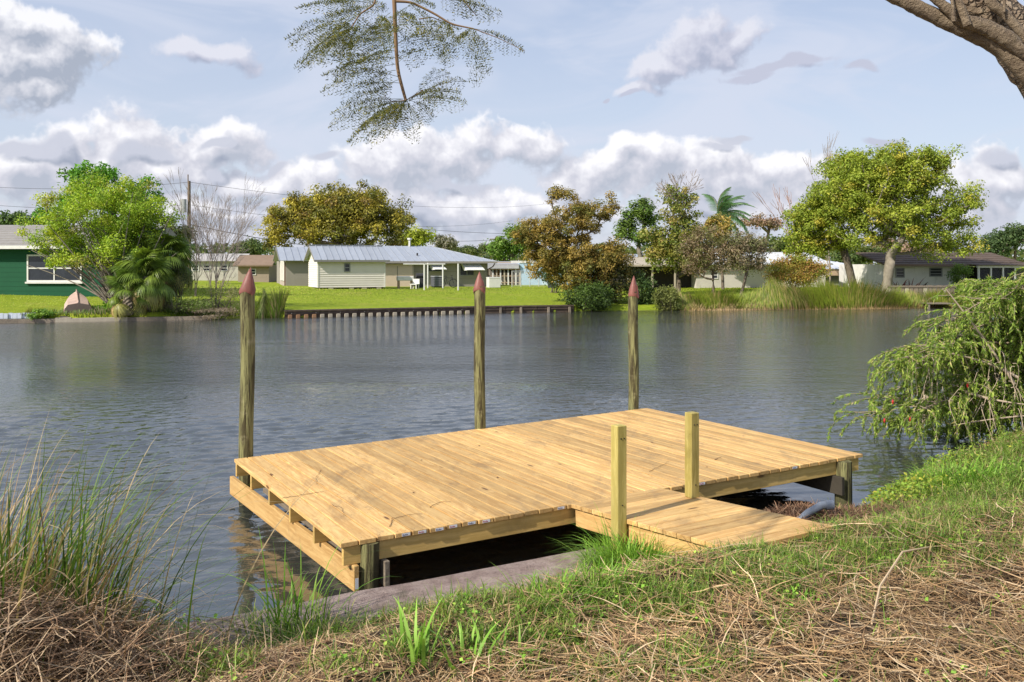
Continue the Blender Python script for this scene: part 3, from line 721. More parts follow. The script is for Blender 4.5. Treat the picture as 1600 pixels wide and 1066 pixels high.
# left gable end faces left
mb=MB(); mb.prism([(-.01,.0,zE2),(-.01,5.2,zE2),(-.01,2.6,zE2+.95)],(.05,0,0)); hs.part('gable',mb,flat('greyish_pink_wall',(.42,.35,.31),.8,.1))
mb=MB(); mb.box(-.03,.0,.0,5.2,zg,zE2); hs.part('end_wall',mb,flat('greyish_pink_wall',(.42,.35,.31)))
for (d0,d1) in ((.9,1.9),(2.7,3.7)):
    mb=MB(); mb.box(-.12,-.04,d0,d1,1.35,2.95); hs.part('shutter',mb,M_TRIMW,bevel=.02)
mb=MB(); mb.tube([(-.08,.12,zE2-.2),(-.08,.12,zg)],.05,6); hs.part('downpipe',mb,flat('brown_pipe',(.14,.08,.06)))
# roof over the left wing, then the long main roof with a hip at its right end
roof_strips(hs,-.55,6,0,0,-.45,2.6,zE2-.05,zE2+1.05,M_ROOF,pitch=.55)
roof_strips(hs,-.55,6,0,0,5.65,2.6,zE2-.05,zE2+1.05,M_ROOF,pitch=2)
mb=MB(); mb.prism([(-.57,-.45,zE2-.17),(-.57,2.6,zE2+.93),(-.57,5.65,zE2-.17),(-.57,5.65,zE2-.02),(-.57,2.6,zE2+1.08),(-.57,-.45,zE2-.02)],(.04,0,0)); hs.part('barge_board',mb,flat('grey_fascia',(.22,.21,.20)))
_,zEr=hs.W(762,405.5)
roof_strips(hs,6.02,uW+.6,0,0,-.75,dep2/2,zE2-.12,zR2,M_ROOF,pitch=.6,hipR=4.6)
roof_strips(hs,6.02,uW+.6,0,0,dep2+.5,dep2/2,zE2-.12,zR2,M_ROOF,pitch=2,hipR=4.6)
mb=MB(); mb.prism([(uW+.6,-.75,zE2-.12),(uW+.6,dep2+.5,zE2-.12),(uW-4.0,dep2/2,zR2)],(0,0,.05)); hs.part('roof_hip',mb,M_ROOF)
hs.box('fascia',6.0,uW+.6,-.80,-.76,zE2-.27,zE2-.10,M_GREYW)
ub,_=hs.W(643,450); ua=hs.W(600,450)[0]
hs.box('door_wall',ua-.3,ub,-.35,-.02,zg,zE2-.3,M_BEIGE); 
um=hs.W(621,440,-.35)[0]
hs.box('door_gap',um-.02,um+.02,-.37,-.352,zg+.3,zE2-.5,M_FOUND)
hs.box('corner_post',ub+.002,ub+.1,-.37,-.02,zg,zE2-.3,M_PALEP)
a0,z1=hs.W(668,413); a1,z0=hs.W(693,425); hs.window(a0,a1,z0,z1+.05,flat('grey_frame',(.25,.25,.26)),M_GLASS)
a0,z1=hs.W(718,415); a1,z0=hs.W(741,431); hs.window(a0,a1,z0,z1+.05,flat('grey_frame',(.25,.25,.26)),M_GLASS,vb=1,bars=0)
M_AWN=flat('white_awning',(.72,.72,.70),.5,.05)
def awning(b,p0,p1,p2,p3,n=9):
    # p0,p1: px,py on wall (top), drop to p2..p3 out in front, made of slats
    (u0,z0),(u1,_)=b.W(*p0),b.W(*p1); (_,z1)=b.W(*p2)
    r_=empty('awning',(0,0,0)); r_.parent=b.root
    for i in range(n):
        a=u0+(u1-u0)*i/n; c=u0+(u1-u0)*(i+1)/n
        mb=MB(); mb.prism([(a+.01,-.02,z0),(c-.01,-.02,z0),(c-.01+.25,-.95,z1),(a+.01+.25,-.95,z1)],(0,0,-.04)); mb.build('slat',M_AWN,r_)
    for uu in (u0,u1):
        mb=MB(); mb.prism([(uu,-.02,z0-.05),(uu+.25,-.95,z1-.05),(uu+.12,-.4,z1-.08)],(.03,0,0)); mb.build('side_panel',M_AWN,r_)
awning(hs,(670,412),(689,412),(680,420.5),None,6); awning(hs,(720,410.5),(748,410.5),(735,421.5),None,8)
for z in (1.45,2.05): hs.box('wall_band',ub+.12,uW,-.012,-.001,z,z+.05,flat('grey_band',(.25,.225,.20)))
mb=MB(); q=hs.W(640,386,4)[0]; mb.tube([(q,4,zR2-.2),(q,4,zR2+.55)],.09,8); mb.tube([(q,4,zR2+.55),(q,4,zR2+.7)],.2,8); hs.part('roof_vent',mb,M_TRIMW)
mb=MB(); q=hs.W(652,395,1)[0]; mb.tube([(q,1,zE2+.2),(q,1,zE2+.6)],.07,8); hs.part('vent_pipe',mb,M_BOLT)
mb=MB(); mb.tube([(uW+.45,-.7,zE2-.2),(uW+.3,-.5,zE2-.55),(uW+.02,-.08,zE2-.75),(uW+.02,-.08,zg)],.05,6); hs.part('downpipe',mb,flat('brown_pipe',(.14,.08,.06)))
# --- yard items by the grey house
M_GALV=flat('galvanised_pole',(.42,.42,.43),.6,.1)
def ypoint(px,py):
    Y=np.linspace(46,110,1200); X=(px-800)/F*Y; Z=H+(YH-py)/F*Y; g=ground(np.stack([X,Y],1)); m_=Z<g
    i=np.argmax(m_) if m_.any() else len(Y)-1; return Vector((X[i],Y[i],g[i]))
def lawn(px,Y): x=atx(px,Y); return Vector((x,Y,gz(x,Y)))
def tpole(px,Y,ytop,label,arm=.9):
    p=lawn(px,Y); zt=H+(YH-ytop)/F*Y-p.z; r_=empty('clothesline_pole',p,R(8),label,'pole','white clothesline poles on the lawn')
    mb=MB(); mb.tube([(0,0,-.3),(0,0,zt)],.055,8); mb.build('pole',M_TRIMW,r_)
    if arm: mb=MB(); mb.tube([(-arm,0,zt-.04),(arm,0,zt-.04)],.045,6); mb.build('crossbar',M_TRIMW,r_)
tpole(663,62,412,'left white clothesline pole with long crossbar on the lawn',1.5)
tpole(692,66,413,'thin white pole left of the air conditioner',0)
tpole(716,62,412,'right white clothesline pole nearest the striped awning',0)
tpole(668.5,66.5,411,'short white pole just behind the left clothesline pole',0)
acp=lawn(683,67.5); ac=empty('air_conditioner',acp,R(20),'round topped grey air conditioning unit against the grey house','air conditioner')
mb=MB(); mb.box(-.42,.42,-.42,.42,0.05,.85); mb.build('casing',flat('dark_grille',(.10,.105,.12)),ac,bevel=.08); mb=MB(); mb.box(-.44,.44,-.44,.44,.86,.92); mb.build('lid',M_GALV,ac,bevel=.03)
for i in range(5): mb=MB(); mb.box(-.43,.43,-.435,-.425,.15+i*.14,.19+i*.14); mb.build('louvre',flat('louvre_grey',(.17,.175,.19)),ac)
tp=lawn(633,66); tb=empty('garden_table',tp,R(15),'white garden table with wooden legs by the beige door','table')
mb=MB(); mb.box(-.62,.62,-.35,.35,.62,.95); mb.build('table_top',M_TRIMW,tb,bevel=.03)
for sx_ in (-.5,.5):
    for sy_ in (-.25,.25): mb=MB(); mb.box(sx_-.06,sx_+.06,sy_-.06,sy_+.06,-.1,.62); mb.build('leg',flat('tan_wood',(.42,.30,.19)),tb)
cp=lawn(648,65); ch=empty('garden_chair',cp,R(-20),'low white garden chair right of the white table','chair')
mb=MB(); mb.box(-.28,.28,-.25,.25,.32,.38); mb.build('seat',M_TRIMW,ch); mb=MB(); mb.box(-.28,.28,.22,.28,.38,.75); mb.build('backrest',M_TRIMW,ch)
for a in (-.22,.22):
    for b_ in (-.2,.2): mb=MB(); mb.box(a-.03,a+.03,b_-.03,b_+.03,-.1,.32); mb.build('leg',M_TRIMW,ch)
gp=lawn(656,68); gr=empty('covered_grill',gp,R(20),'dark covered grill standing against the grey wall','grill')
mb=MB(); mb.box(-.3,.3,-.25,.25,0,.85); mb.build('cover',flat('black_cover',(.045,.045,.05)),gr,bevel=.09); mb=MB(); mb.tube([(-.32,-.1,.95),(.32,-.1,.95)],.2,10); mb.build('lid',flat('black_cover',(.045,.045,.05)),gr)
# bicycle
bp=lawn(699,68); bk=empty('bicycle',bp,R(20),'dark bicycle leaning between the two white awnings','bicycle'); MBK=flat('bike_black',(.035,.035,.04))
for cx in (-.5,.5):
    mb=MB(); mb.tube([(cx+.33*math.cos(t*math.pi/8),0,.35+.33*math.sin(t*math.pi/8)) for t in range(17)],.03,5,False); wv=mb.build('wheel',MBK,bk)
mb=MB(); mb.tube([(-.5,0,.35),(-.15,0,.8),(.35,0,.8),(.0,0,.35),(-.15,0,.8)],.025,5); mb.tube([(.5,0,.35),(.35,0,.95)],.025,5); mb.build('frame',MBK,bk)
mb=MB(); mb.box(-.28,-.05,-.05,.05,.88,.93); mb.build('saddle',MBK,bk); mb=MB(); mb.tube([(.35,-.28,.98),(.35,.28,.98)],.02,5); mb.build('handlebar',MBK,bk)
# white washer-like box
wp_=lawn(771,71); wb=empty('storage_chest',wp_,R(20),'white chest against the right corner of the grey house','chest')
mb=MB(); mb.box(-.5,.5,-.35,.35,0,.78); mb.build('body',M_TRIMW,wb,bevel=.02); mb=MB(); mb.box(-.52,.52,-.37,.37,.785,.86); mb.build('lid',M_TRIMW,wb,bevel=.02)
# --- pale blue house
M_BLUE=flat('pale_blue_wall',(.40,.56,.72),.8,.05,1.5); 
bh=Bld('blue_house',764,80,4,'pale blue house with a screened porch behind the orange cedar')
zE3=H+(YH-413)/F*80; zg=.5
u1,_=bh.W(812,413); u2=bh.W(1010,413)[0]
bh.box('wall',u1,u2,0,7,zg,zE3+.22,M_BLUE); bh.box('porch_back',0,u1-.002,2.2,7,zg,zE3,M_FOUND)
u3=bh.W(842,413)[0]
bh.box('parapet',u1-.8,u3,-.06,-.002,zE3+.1,zE3+.32,M_TRIMW)
mb=MB(); mb.prism([(-.3,-.3,zE3-.12),(-.3,-.3,zE3),(-.3,7,zE3+.3),(-.3,7,zE3+.15)],(u1+.25,0,0)); bh.part('porch_roof',mb,flat('grey_porch_roof',(.33,.33,.34)))
bh.box('porch_fascia',-.3,u1-.1,-.36,-.31,zE3-.4,zE3-.12,M_GALV)
for i in range(9):
    u=u1*i/8; bh.box('porch_post',u-.06,u+.06,-.06,.06,zg,zE3-.2,M_TRIMW if i%2 else M_PALEP)
for i in range(4):
    z=zg+.5+i*.62; mb=MB(); mb.box(0,u1,-.03,.03,z-.03,z+.03); bh.part('porch_rail',mb,flat('tan_wood',(.42,.30,.19)))
for i in range(7): u=u1*(i+.5)/8; bh.box('porch_clutter',u-.3,u+.25,.5,1.0,zg,zg+.9+.9*((i*7)%5)/5,[M_PALEP,M_FOUND,M_RUSTP,M_TRIMW][i%4])
a0,z1=bh.W(848,430); a1,z0=bh.W(858,438); bh.window(a0,a1,z0,z1+.1,M_TRIMW,M_GLASS)
bh.box('wall_panel',u3+.3,bh.W(880,413)[0],-.04,-.003,zg,zE3-1.2,flat('lighter_blue',(.50,.64,.76)))
roof_strips(bh,u1+2,u2,0,0,-.3,3.5,zE3+.24,zE3+1.0,M_ROOF,pitch=1.0)
# chain-link fence
fe=empty('chain_link_fence',lawn(812,73),0,'thin grey chain-link fence in front of the blue house','fence')
fpts=[lawn(p_,73+.01*(p_-812)) for p_ in range(800,885,14)]
for i,p in enumerate(fpts):
    mb=MB(); q=p-fpts[0]; mb.tube([(q.x,q.y,-.2),(q.x,q.y,1.35)],.035,6); mb.build('fence_post',M_GALV,fe)
fe.location=fpts[0]
mb=MB(); mb.tube([(p.x-fpts[0].x,p.y-fpts[0].y,p.z-fpts[0].z+1.33) for p in fpts],.025,5); mb.build('top_rail',M_GALV,fe)
mb=MB(); L=(fpts[-1]-fpts[0]); n=60
for i in range(n):
    a=fpts[0].lerp(fpts[-1],i/n)-fpts[0]; c=fpts[0].lerp(fpts[-1],min(1,(i+3)/n))-fpts[0]
    mb.tube([(a.x,a.y,.05),(c.x,c.y,1.3)],.006,3,False); mb.tube([(c.x,c.y,.05),(a.x,a.y,1.3)],.006,3,False)
tag(mb.build('wire_mesh',M_GALV,fe),kind='stuff')
p=lawn(860.5,68.5); tr=empty('trash_can',p,0,'small black trash can at the foot of a thin pole','trash can')
mb=MB(); mb.tube([(0,0,0),(0,0,.62)],[.22,.27],12); mb.build('bin',flat('black_cover',(.045,.045,.05)),tr); mb=MB(); mb.tube([(0,0,.63),(0,0,.68)],[.29,.26],12); mb.build('lid',flat('black_cover',(.045,.045,.05)),tr)
p=lawn(865,68); o=MB().tube([(0,0,-.2),(0,0,1.9)],.05,8).build('yard_pole',M_GALV,smooth=False,loc=p); tag(o,'thin grey yard pole beside the black trash can','pole')
# --- green house at the left
M_GREEN=flat('green_painted_wall',(.006,.078,.034),.7,.08,1.2)
gh=Bld('green_house',-160,50,-3,'dark green block house with a grey roof at the far left')
uW,_=gh.W(190,400); zg=.2; zEg=H+(YH-388)/F*50; zRg=zEg+1.45
gh.box('wall',0,uW,0,7.5,zg,zEg,M_GREEN)
for i in range(12): gh.box('block_course',0,uW,-.006,-.001,zg+.35+i*.27,zg+.362+i*.27,flat('green_joint',(.005,.055,.026)))
mb=MB(); gh.box('fascia',-.5,uW+.5,-.66,-.60,zEg-.06,zEg+.13,M_TRIMW)
M_SHING=flat('grey_shingle',(.27,.255,.235),.9,.12,2.5,dirt=((.16,.15,.14),.5))
nr=9
for i in range(nr):
    t0=i/nr;t1=(i+1)/nr; P2=lambda t,dz:(-.5,-.6+5.1*t,zEg+.10+(zRg-zEg)*t+dz)
    mb=MB(); mb.prism([P2(t0,0.03),P2(t1,0.0),P2(t1,-.05),P2(t0,-.05)],(uW+1,0,0)); gh.part('shingle_course',mb,M_SHING)
mb=MB(); mb.prism([(-.5,4.5,zRg+.1),(-.5,8.2,zEg+.1),(-.5,4.5,zEg+.1)],(uW+1,0,0)); gh.part('back_roof',mb,M_SHING)
a0,z1=gh.W(42.5,398); a1,z0=gh.W(128,440.5); w_=gh.window(a0,a1,z0,z1,M_TRIMW,M_GLASS,bars=1,vb=1,fr=.09)
gh.box('window_sill',a0-.05,a1+.1,-.14,-.052,z0-.10,z0-.002,M_TRIMW)
# --- distant house behind the bare tree
fh=Bld('distant_white_house',288,88,8,'distant white house seen through the bare tree')
zE4=H+(YH-407)/F*88; uW=fh.W(376,410)[0]; fh.box('wall',0,uW,0,7,.5,zE4,flat('offwhite_wall',(.50,.47,.42),.8,.1)); roof_strips(fh,-.5,uW+.4,0,0,-.4,3.5,zE4-.05,zE4+.75,flat('pale_roof',(.42,.40,.38),.8),pitch=1.5,seam=flat('pale_roof_seam',(.36,.34,.32)))
for q in (300,318,345): a0,z1=fh.W(q,414); a1,z0=fh.W(q+11,424); fh.window(a0,a1,z0,z1,M_TRIMW,M_GLASS)
fh=Bld('brown_roofed_house',372,80,8,'low house with brown shingle roof left of the grey house')
zE4=H+(YH-414)/F*80; uW=fh.W(420,410)[0]; fh.box('wall',0,uW,0,7,.5,zE4,flat('tan_house_wall',(.34,.27,.21),.8,.1)); 
for i in range(4):
    mb=MB(); mb.prism([(-.4,-.5+i,zE4+i*.24),(-.4,.5+i,zE4+.24+i*.24),(-.4,.5+i,zE4+.1+i*.24),(-.4,-.5+i,zE4-.14+i*.24)],(uW+.8,0,0)); fh.part('shingle_course',mb,flat('brown_shingle',(.24,.17,.12),.9,.15,3))
a0,z1=fh.W(388,420); a1,z0=fh.W(400,430); fh.window(a0,a1,z0,z1,M_TRIMW,M_GLASS)
# --- houses on the right
M_WH=flat('weathered_white_wall',(.68,.66,.62),.85,.10,1.1,dirt=((.25,.24,.21),.55))
ph=Bld('pale_house',1088,66,10,'pale house half hidden by the two brownish trees')
zE5=H+(YH-411)/F*66; uW=ph.W(1290,420)[0]
ph.box('wall',0,uW,0,7,.4,zE5,flat('pinkish_white_wall',(.56,.52,.47),.8,.08,1.2)); roof_strips(ph,-.4,uW+.4,0,0,-.5,3.5,zE5-.1,zE5+.9,flat('white_roof',(.60,.61,.62),.7,.1),pitch=1.1,seam=flat('white_seam',(.48,.49,.5)))
a0,z1=ph.W(1112,424); a1,z0=ph.W(1122,436); ph.window(a0,a1,z0,z1,M_TRIMW,M_GLASS)
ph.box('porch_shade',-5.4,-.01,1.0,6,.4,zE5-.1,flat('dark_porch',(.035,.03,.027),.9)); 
mb=MB(); mb.prism([(-5.8,-.6,zE5-.15),(-5.8,6,zE5+.5),(-5.8,6,zE5+.4),(-5.8,-.6,zE5-.27)],(5.35,0,0)); ph.part('porch_roof',mb,M_PALEP)
for u in (-5.5,-3.6,-1.8): ph.box('porch_post',u-.06,u+.06,-.3,-.18,.3,zE5-.2,M_PALEP)
oh=Bld('metal_roofed_house',1262,72,6,'low house with white metal roof and tan eave behind the reeds')
zE6=H+(YH-419)/F*72; uW=oh.W(1366,420)[0]; oh.box('wall',0,uW,0,7,.4,zE6-.55,flat('grey_green_wall',(.26,.26,.24),.8)); oh.box('eave_band',-.3,uW-.8,-.5,-.3,zE6-.62,zE6-.08,flat('tan_band',(.52,.38,.25),.7))
roof_strips(oh,-.6,uW,0,0,-.6,3.5,zE6-.05,zE6+.75,flat('blotchy_white_roof',(.55,.58,.64),.6,.2,2,dirt=((.30,.31,.34),.7)),pitch=1.0,seam=flat('white_seam',(.48,.49,.5)),hipR=3)
mb=MB(); mb.prism([(uW-.6,-.6,zE6-.35),(uW+2.4,-.6,zE6-.2),(uW+2.4,3,zE6-.0),(uW-.6,3,zE6-.1)],(0,0,.1)); oh.part('carport_roof',mb,flat('white_roof',(.60,.61,.62)))
for u in (uW-.4,uW+.9,uW+2.2): oh.box('carport_post',u-.05,u+.05,-.5,-.4,.3,zE6-.3,M_TRIMW)
wh=Bld('white_house',1392,62,5,'weathered white house with dark brown roof and screened porch behind the big tree')
zE7=H+(YH-413)/F*62; uW=wh.W(1508,420)[0]; u9=wh.W(1600,420)[0]
wh.box('wall',0,uW,0,8,.5,zE7,M_WH)
M_BR=flat('dark_brown_roof',(.10,.072,.055),.9,.2,2,dirt=((.24,.18,.13),.6))
for i in range(6):
    dd=-.7+i*.75; zz=zE7-.05+i*.16; mb=MB(); mb.prism([(-.7,dd,zz+.03),(-.7,dd+.75,zz+.16),(-.7,dd+.75,zz+.06),(-.7,dd,zz-.1)],(u9+.7,0,0)); wh.part('roof_course',mb,M_BR)
wh.box('fascia',-.7,u9,-.75,-.705,zE7-.16,zE7-.0,flat('brown_fascia',(.20,.14,.11)))
a0,z1=wh.W(1452,418.5); a1,z0=wh.W(1472,432.5); wh.window(a0,a1,z0,z1,flat('grey_frame',(.25,.25,.26)),M_GLASS,bars=2)
a0,z1=wh.W(1399,419); a1,z0=wh.W(1413,434); wh.window(a0,a1,z0,z1,flat('grey_frame',(.25,.25,.26)),M_GLASS,bars=2)
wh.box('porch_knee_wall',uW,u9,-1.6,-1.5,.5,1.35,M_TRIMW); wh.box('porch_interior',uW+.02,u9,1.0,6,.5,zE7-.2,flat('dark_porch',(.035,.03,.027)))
for i in range(6):
    u=uW+(u9-uW)*i/5; wh.box('porch_post',u-.05,u+.05,-1.62,-1.48,1.352,zE7-.25,M_TRIMW)
wh.box('porch_beam',uW-.1,u9,-1.66,-1.46,zE7-.25,zE7-.1,M_TRIMW)
mb=MB(); mb.prism([(uW-.2,-1.9,zE7-.1),(u9,-1.9,zE7-.1),(u9,.0,zE7+.0),(uW-.2,.0,zE7+.0)],(0,0,.06)); wh.part('porch_roof',mb,M_BR)
def f_scr(t,b):
    b.inputs['Base Color'].default_value=(.03,.03,.035,1); b.inputs['Roughness'].default_value=.6
    tr=t.add('ShaderNodeBsdfTransparent'); mx=t.add('ShaderNodeMixShader'); mx.inputs[0].default_value=.6
    t.l.new(tr.outputs[0],mx.inputs[1]); t.l.new(b.outputs[0],mx.inputs[2]); t.l.new(mx.outputs[0],t.n['Material Output'].inputs[0])
wh.box('insect_screen',uW,u9,-1.53,-1.525,1.36,zE7-.26,mat('insect_screen',f_scr))
# wooden fence and jetty on the right bank
jf=empty('wooden_fence',lawn(1420,54.5),0,'low weathered board fence right of the tall reeds','fence')
for i in range(15):
    x=1388+i*7.2; p=lawn(x,54.5)-jf.location; mb=MB(); mb.box(p.x-.12,p.x+.12,-.03,.03,-.3,.95+.04*math.sin(i*3)); mb.build('fence_board',M_OLDW if i%4 else M_PALEP,jf)
mb=MB(); p=lawn(1386,54.5)-jf.location; q=lawn(1494,54.5)-jf.location; mb.box(p.x,q.x,-.08,-.032,.85,.97); mb.build('rail',M_OLDW,jf)
jt=empty('small_jetty',farpt(1462)+Vector((0,-.3,0)),0,'tiny dark wooden jetty at the water edge right of the reeds','jetty')
for i in range(4): mb=MB(); mb.box(-.9+i*.43,-.5+i*.43,-.6,.8,.26,.31); mb.build('plank',M_OLDW,jt)
for x in (-.8,.7): mb=MB(); mb.tube([(x,-.5,-1),(x,-.5,.26)],.08,7); mb.build('post',M_OLDW,jt)
# utility poles and wires
M_POLE=flat('utility_pole_wood',(.17,.125,.095),.9,.2,3)
def upole(px,Y,ytop,label,arms=1,tr=False,r=.14):
    x=atx(px,Y); zt=H+(YH-ytop)/F*Y; r_=empty('utility_pole',(x,Y,0),0,label,'utility pole','utility poles behind the houses')
    mb=MB(); mb.tube([(0,0,0),(0,0,zt)],[r*1.3,r*.8],9); mb.build('pole',M_POLE,r_)
    for i in range(arms): mb=MB(); mb.box(-1.2,1.2,-.07,.07,zt-.6-i*1.2,zt-.45-i*1.2); mb.build('crossarm',M_POLE,r_)
    if tr: mb=MB(); mb.tube([(-.45,-.2,zt-2.9),(-.45,-.2,zt-1.7)],.28,10); mb.build('transformer',M_GALV,r_); mb=MB(); mb.tube([(-.1,0,zt-.2),(-.1,0,zt+.6)],.05,6); mb.build('pin',M_POLE,r_)
    return Vector((x,Y,zt))
t1=upole(295.5,80,283,'tall utility pole with a grey transformer by the bare tree',0,True,.17)
t2=upole(776,150,369,'thin distant utility pole with a crossarm left of the orange cedar',1,False,.16)
t3=upole(1228,120,372,'thin pale distant pole left of the big green tree',0,False,.12)
t4=upole(1586,85,366,'pale wooden pole top at the far right edge',0,False,.13)
M_WIRE=flat('wire',(.045,.045,.05),.7,0)
def wire(a,b,sag,label,r=.015):
    pts=[]
    for i in range(25):
        t=i/24; p=a.lerp(b,t); p.z-=sag*4*t*(1-t); pts.append(p)
    o=MB().tube(pts,r,4,False).build('power_line',M_WIRE); tag(o,label,'power line','power lines strung behind the houses')
wire(at(-60,289,85),t1-Vector((0,0,.1)),.5,'topmost thin wire running left from the transformer pole')
wire(t1-Vector((0,0,.1)),at(860,318,170),1.5,'topmost thin wire running right from the transformer pole')
wire(at(-60,316,85),t1-Vector((0,0,2.2)),.5,'second wire left of the transformer pole')
wire(t1-Vector((0,0,2.2)),at(800,345,160),1.5,'second wire right of the transformer pole')
wire(at(-60,350,85),t1-Vector((0,0,4.2)),.3,'thick lowest wire left of the transformer pole',.04)
wire(t1-Vector((0,0,4.0)),at(800,372,150),2.5,'lowest sagging wire right of the transformer pole',.03)
wire(at(600,352,150),at(900,365,150),.6,'faint wire over the roof of the grey house',.03)
wire(at(600,368,150),t2-Vector((0,0,.6)),.6,'wire ending at the distant crossarm pole',.03)
# ------------------------------------------------------------------ vegetation helpers
def norm(a): return a/np.maximum(np.linalg.norm(a,axis=-1,keepdims=True),1e-9)
def leaves(C,size,seed,cols,aspect=.55,up=.25,dirs=None,curl=0.0,jit=.35,out=None):
    """one rhombus per centre; cols (n,3)"""
    g=np.random.default_rng(seed); n=len(C); C=np.asarray(C)
    nrm=norm(g.normal(size=(n,3))*(1 if out is None else .62)+np.array([0,0,up*2])+(0 if out is None else out)); t=g.normal(size=(n,3)) if dirs is None else dirs+g.normal(size=(n,3))*jit
    t=norm(t-nrm*(t*nrm).sum(1,keepdims=True)); b=np.cross(nrm,t); s=(size*g.uniform(.6,1.35,n))[:,None]
    V=np.stack([C-t*s*.5,C-b*s*.5*aspect-t*s*.05,C+t*s*.5-nrm*s*curl,C+b*s*.5*aspect-t*s*.05],1)
    col_=np.minimum(cols*1.3*g.uniform(.7,1.3,(n,1)),.75); return V.reshape(-1,3),np.arange(n*4).reshape(-1,4),np.repeat(col_,4,0)
def tubes(paths,k=5):
    VV=[];FF=[];o=0
    for pts,rad in paths:
        pts=np.asarray(pts,float); n=len(pts)
        if n<2: continue
        rad=np.broadcast_to(np.asarray(rad,float),(n,))
        t=np.gradient(pts,axis=0); t=norm(t); ref=np.array([0,0,1.]) if abs(t[:,2]).mean()<.8 else np.array([1.,0,0])
        a=norm(np.cross(t,ref)); b=np.cross(a,t); q=np.arange(k)*2*math.pi/k
        V=pts[:,None]+(a[:,None]*np.cos(q)[None,:,None]+b[:,None]*np.sin(q)[None,:,None])*rad[:,None,None]
        i=np.arange(n-1)[:,None]*k; j=np.arange(k)[None]; 
        Fx=np.stack([i+j,i+(j+1)%k,i+k+(j+1)%k,i+k+j],-1).reshape(-1,4)+o
        VV.append(V.reshape(-1,3)); FF.append(Fx); o+=n*k
    return np.concatenate(VV),np.concatenate(FF)
def wob(a,b,n,amp,g):
    t=np.linspace(0,1,n)[:,None]; p=a+(b-a)*t; L=np.linalg.norm(b-a)
    w=np.cumsum(g.normal(size=(n,3)),0)*amp*L/max(n,1)**.5*.5; w=w-w[0]-(w[-1]-w[0])*t
    return p+w
def sample_blobs(blobs,n,g,Y,surf=.55):
    """blobs: (px,py,rx_px,ry_px,dY) at distance Y -> points"""
    w_=np.array([b[2]*b[3]*(b[2]+b[3]) for b in blobs],float)**.85; w_/=w_.sum(); idx=g.choice(len(blobs),n,p=w_)
    B=np.array([(*at(b[0],b[1],Y+(b[4] if len(b)>4 else 0)),b[2]/F*Y,b[3]/F*Y,(b[5] if len(b)>5 else b[2]/F*Y*.9)) for b in blobs])
    d=norm(g.normal(size=(n,3))); r=g.uniform(0,1,n)**surf
    return B[idx,:3]+d*r[:,None]*B[idx][:,[3,5,4]],idx
def tree(name,label,cat,base,Y,blobs,ncl,nleaf,size,pal,r0,sig=.35,seed=1,group=None,barkm=None,fork=.35,aspect=.55,up=.3,trunks=None,root_=None,surf=.5,shade=0,minr=.012,clsize=None,curl=0):
    g=np.random.default_rng(seed)
    bx,by=atx(base[0],Y),Y; bz=gz(bx,by)-.15; b0=np.array([bx,by,bz])
    cl,idx=sample_blobs(blobs,ncl,g,Y,surf)
    cl[:,2]=np.maximum(cl[:,2],bz+.25)
    cen=cl.mean(0); forkp=b0+(cen-b0)*np.array([.35,.35,fork]); 
    # nodes
    nodes=[b0]; par=[-1]; 
    pts=wob(b0,forkp,6,.06,g) if trunks is None else None
    for p in pts[1:]: nodes.append(p); par.append(len(nodes)-2)
    first=len(nodes)-1
    order=np.argsort(np.linalg.norm(cl-forkp,axis=1))
    tips=[]
    for i in order:
        N=np.array(nodes); d=np.linalg.norm(N-cl[i],axis=1)
        dd=d+np.linalg.norm(N-forkp,axis=1)*.35+np.where(N[:,2]>cl[i][2]+.3,1.2,0)
        dd[:max(1,first-1)]+=3; j=int(np.argmin(dd)); L=d[j]; m_=max(2,int(L/.6)+1)
        sag=np.array([0,0,-.08*L]); q=wob(N[j],cl[i],m_+1,.13,g); tt=np.linspace(0,1,m_+1)[:,None]; q=q+sag*np.sin(tt*np.pi)
        pr=j
        for p in q[1:]: nodes.append(p); par.append(pr); pr=len(nodes)-1
        tips.append(pr)
    n=len(nodes); a=np.zeros(n); 
    for t_ in tips: a[t_]=1
    for i in range(n-1,0,-1): a[par[i]]+=a[i]
    a=np.maximum(a,1e-3); rad=r0*(a/a[1])**.46; rad[0]=rad[1]*1.35; rad=np.maximum(rad,minr)
    # chains
    ch={}
    for i in range(1,n): ch.setdefault(par[i],[]).append(i)
    paths=[]; st=[(0,c) for c in ch[0]]
    while st:
        p,c=st.pop(); pp=[nodes[p],nodes[c]]; rr_=[min(rad[p],rad[c]*1.25),rad[c]]; cur=c
        while cur in ch:
            k=sorted(ch[cur],key=lambda q:-rad[q]); 
            for o_ in k[1:]: st.append((cur,o_))
            cur=k[0]; pp.append(nodes[cur]); rr_.append(rad[cur])
        paths.append((pp,rr_))
    V,Fx=tubes(paths,6)
    ro=root_ or empty(name,b0,0,label,cat,group)
    loc=np.array(ro.location)
    link('trunk',mesh_np('trunk',V-loc,Fx,smooth=True),barkm or M_BARK,ro)
    # leaves
    k=g.integers(0,ncl,nleaf); cs=sig*(g.uniform(.55,1.3,ncl))
    dd=norm(g.normal(size=(nleaf,3))); ot=dd*(g.uniform(0,1,nleaf)**.42)[:,None]
    C=cl[k]+ot*(cs[k]*1.75)[:,None]*np.array([1,1,.72])+g.normal(size=(nleaf,3))*size*.35
    C[:,2]=np.maximum(C[:,2],bz+.1)
    P_=np.array([p[:3] for p in pal]); W_=np.array([p[3] for p in pal],float); W_/=W_.sum()
    ci=g.choice(len(pal),ncl,p=W_); cc=P_[ci]; lc=cc[k]*.65+P_[g.choice(len(pal),nleaf,p=W_)]*.35
    V,Fx,Cc=leaves(C,size,seed,lc,aspect,up,curl=curl,out=dd*1.1)
    link('crown',mesh_np('crown',V-loc,Fx,C=Cc),M_LEAF,ro)
    return ro,cl
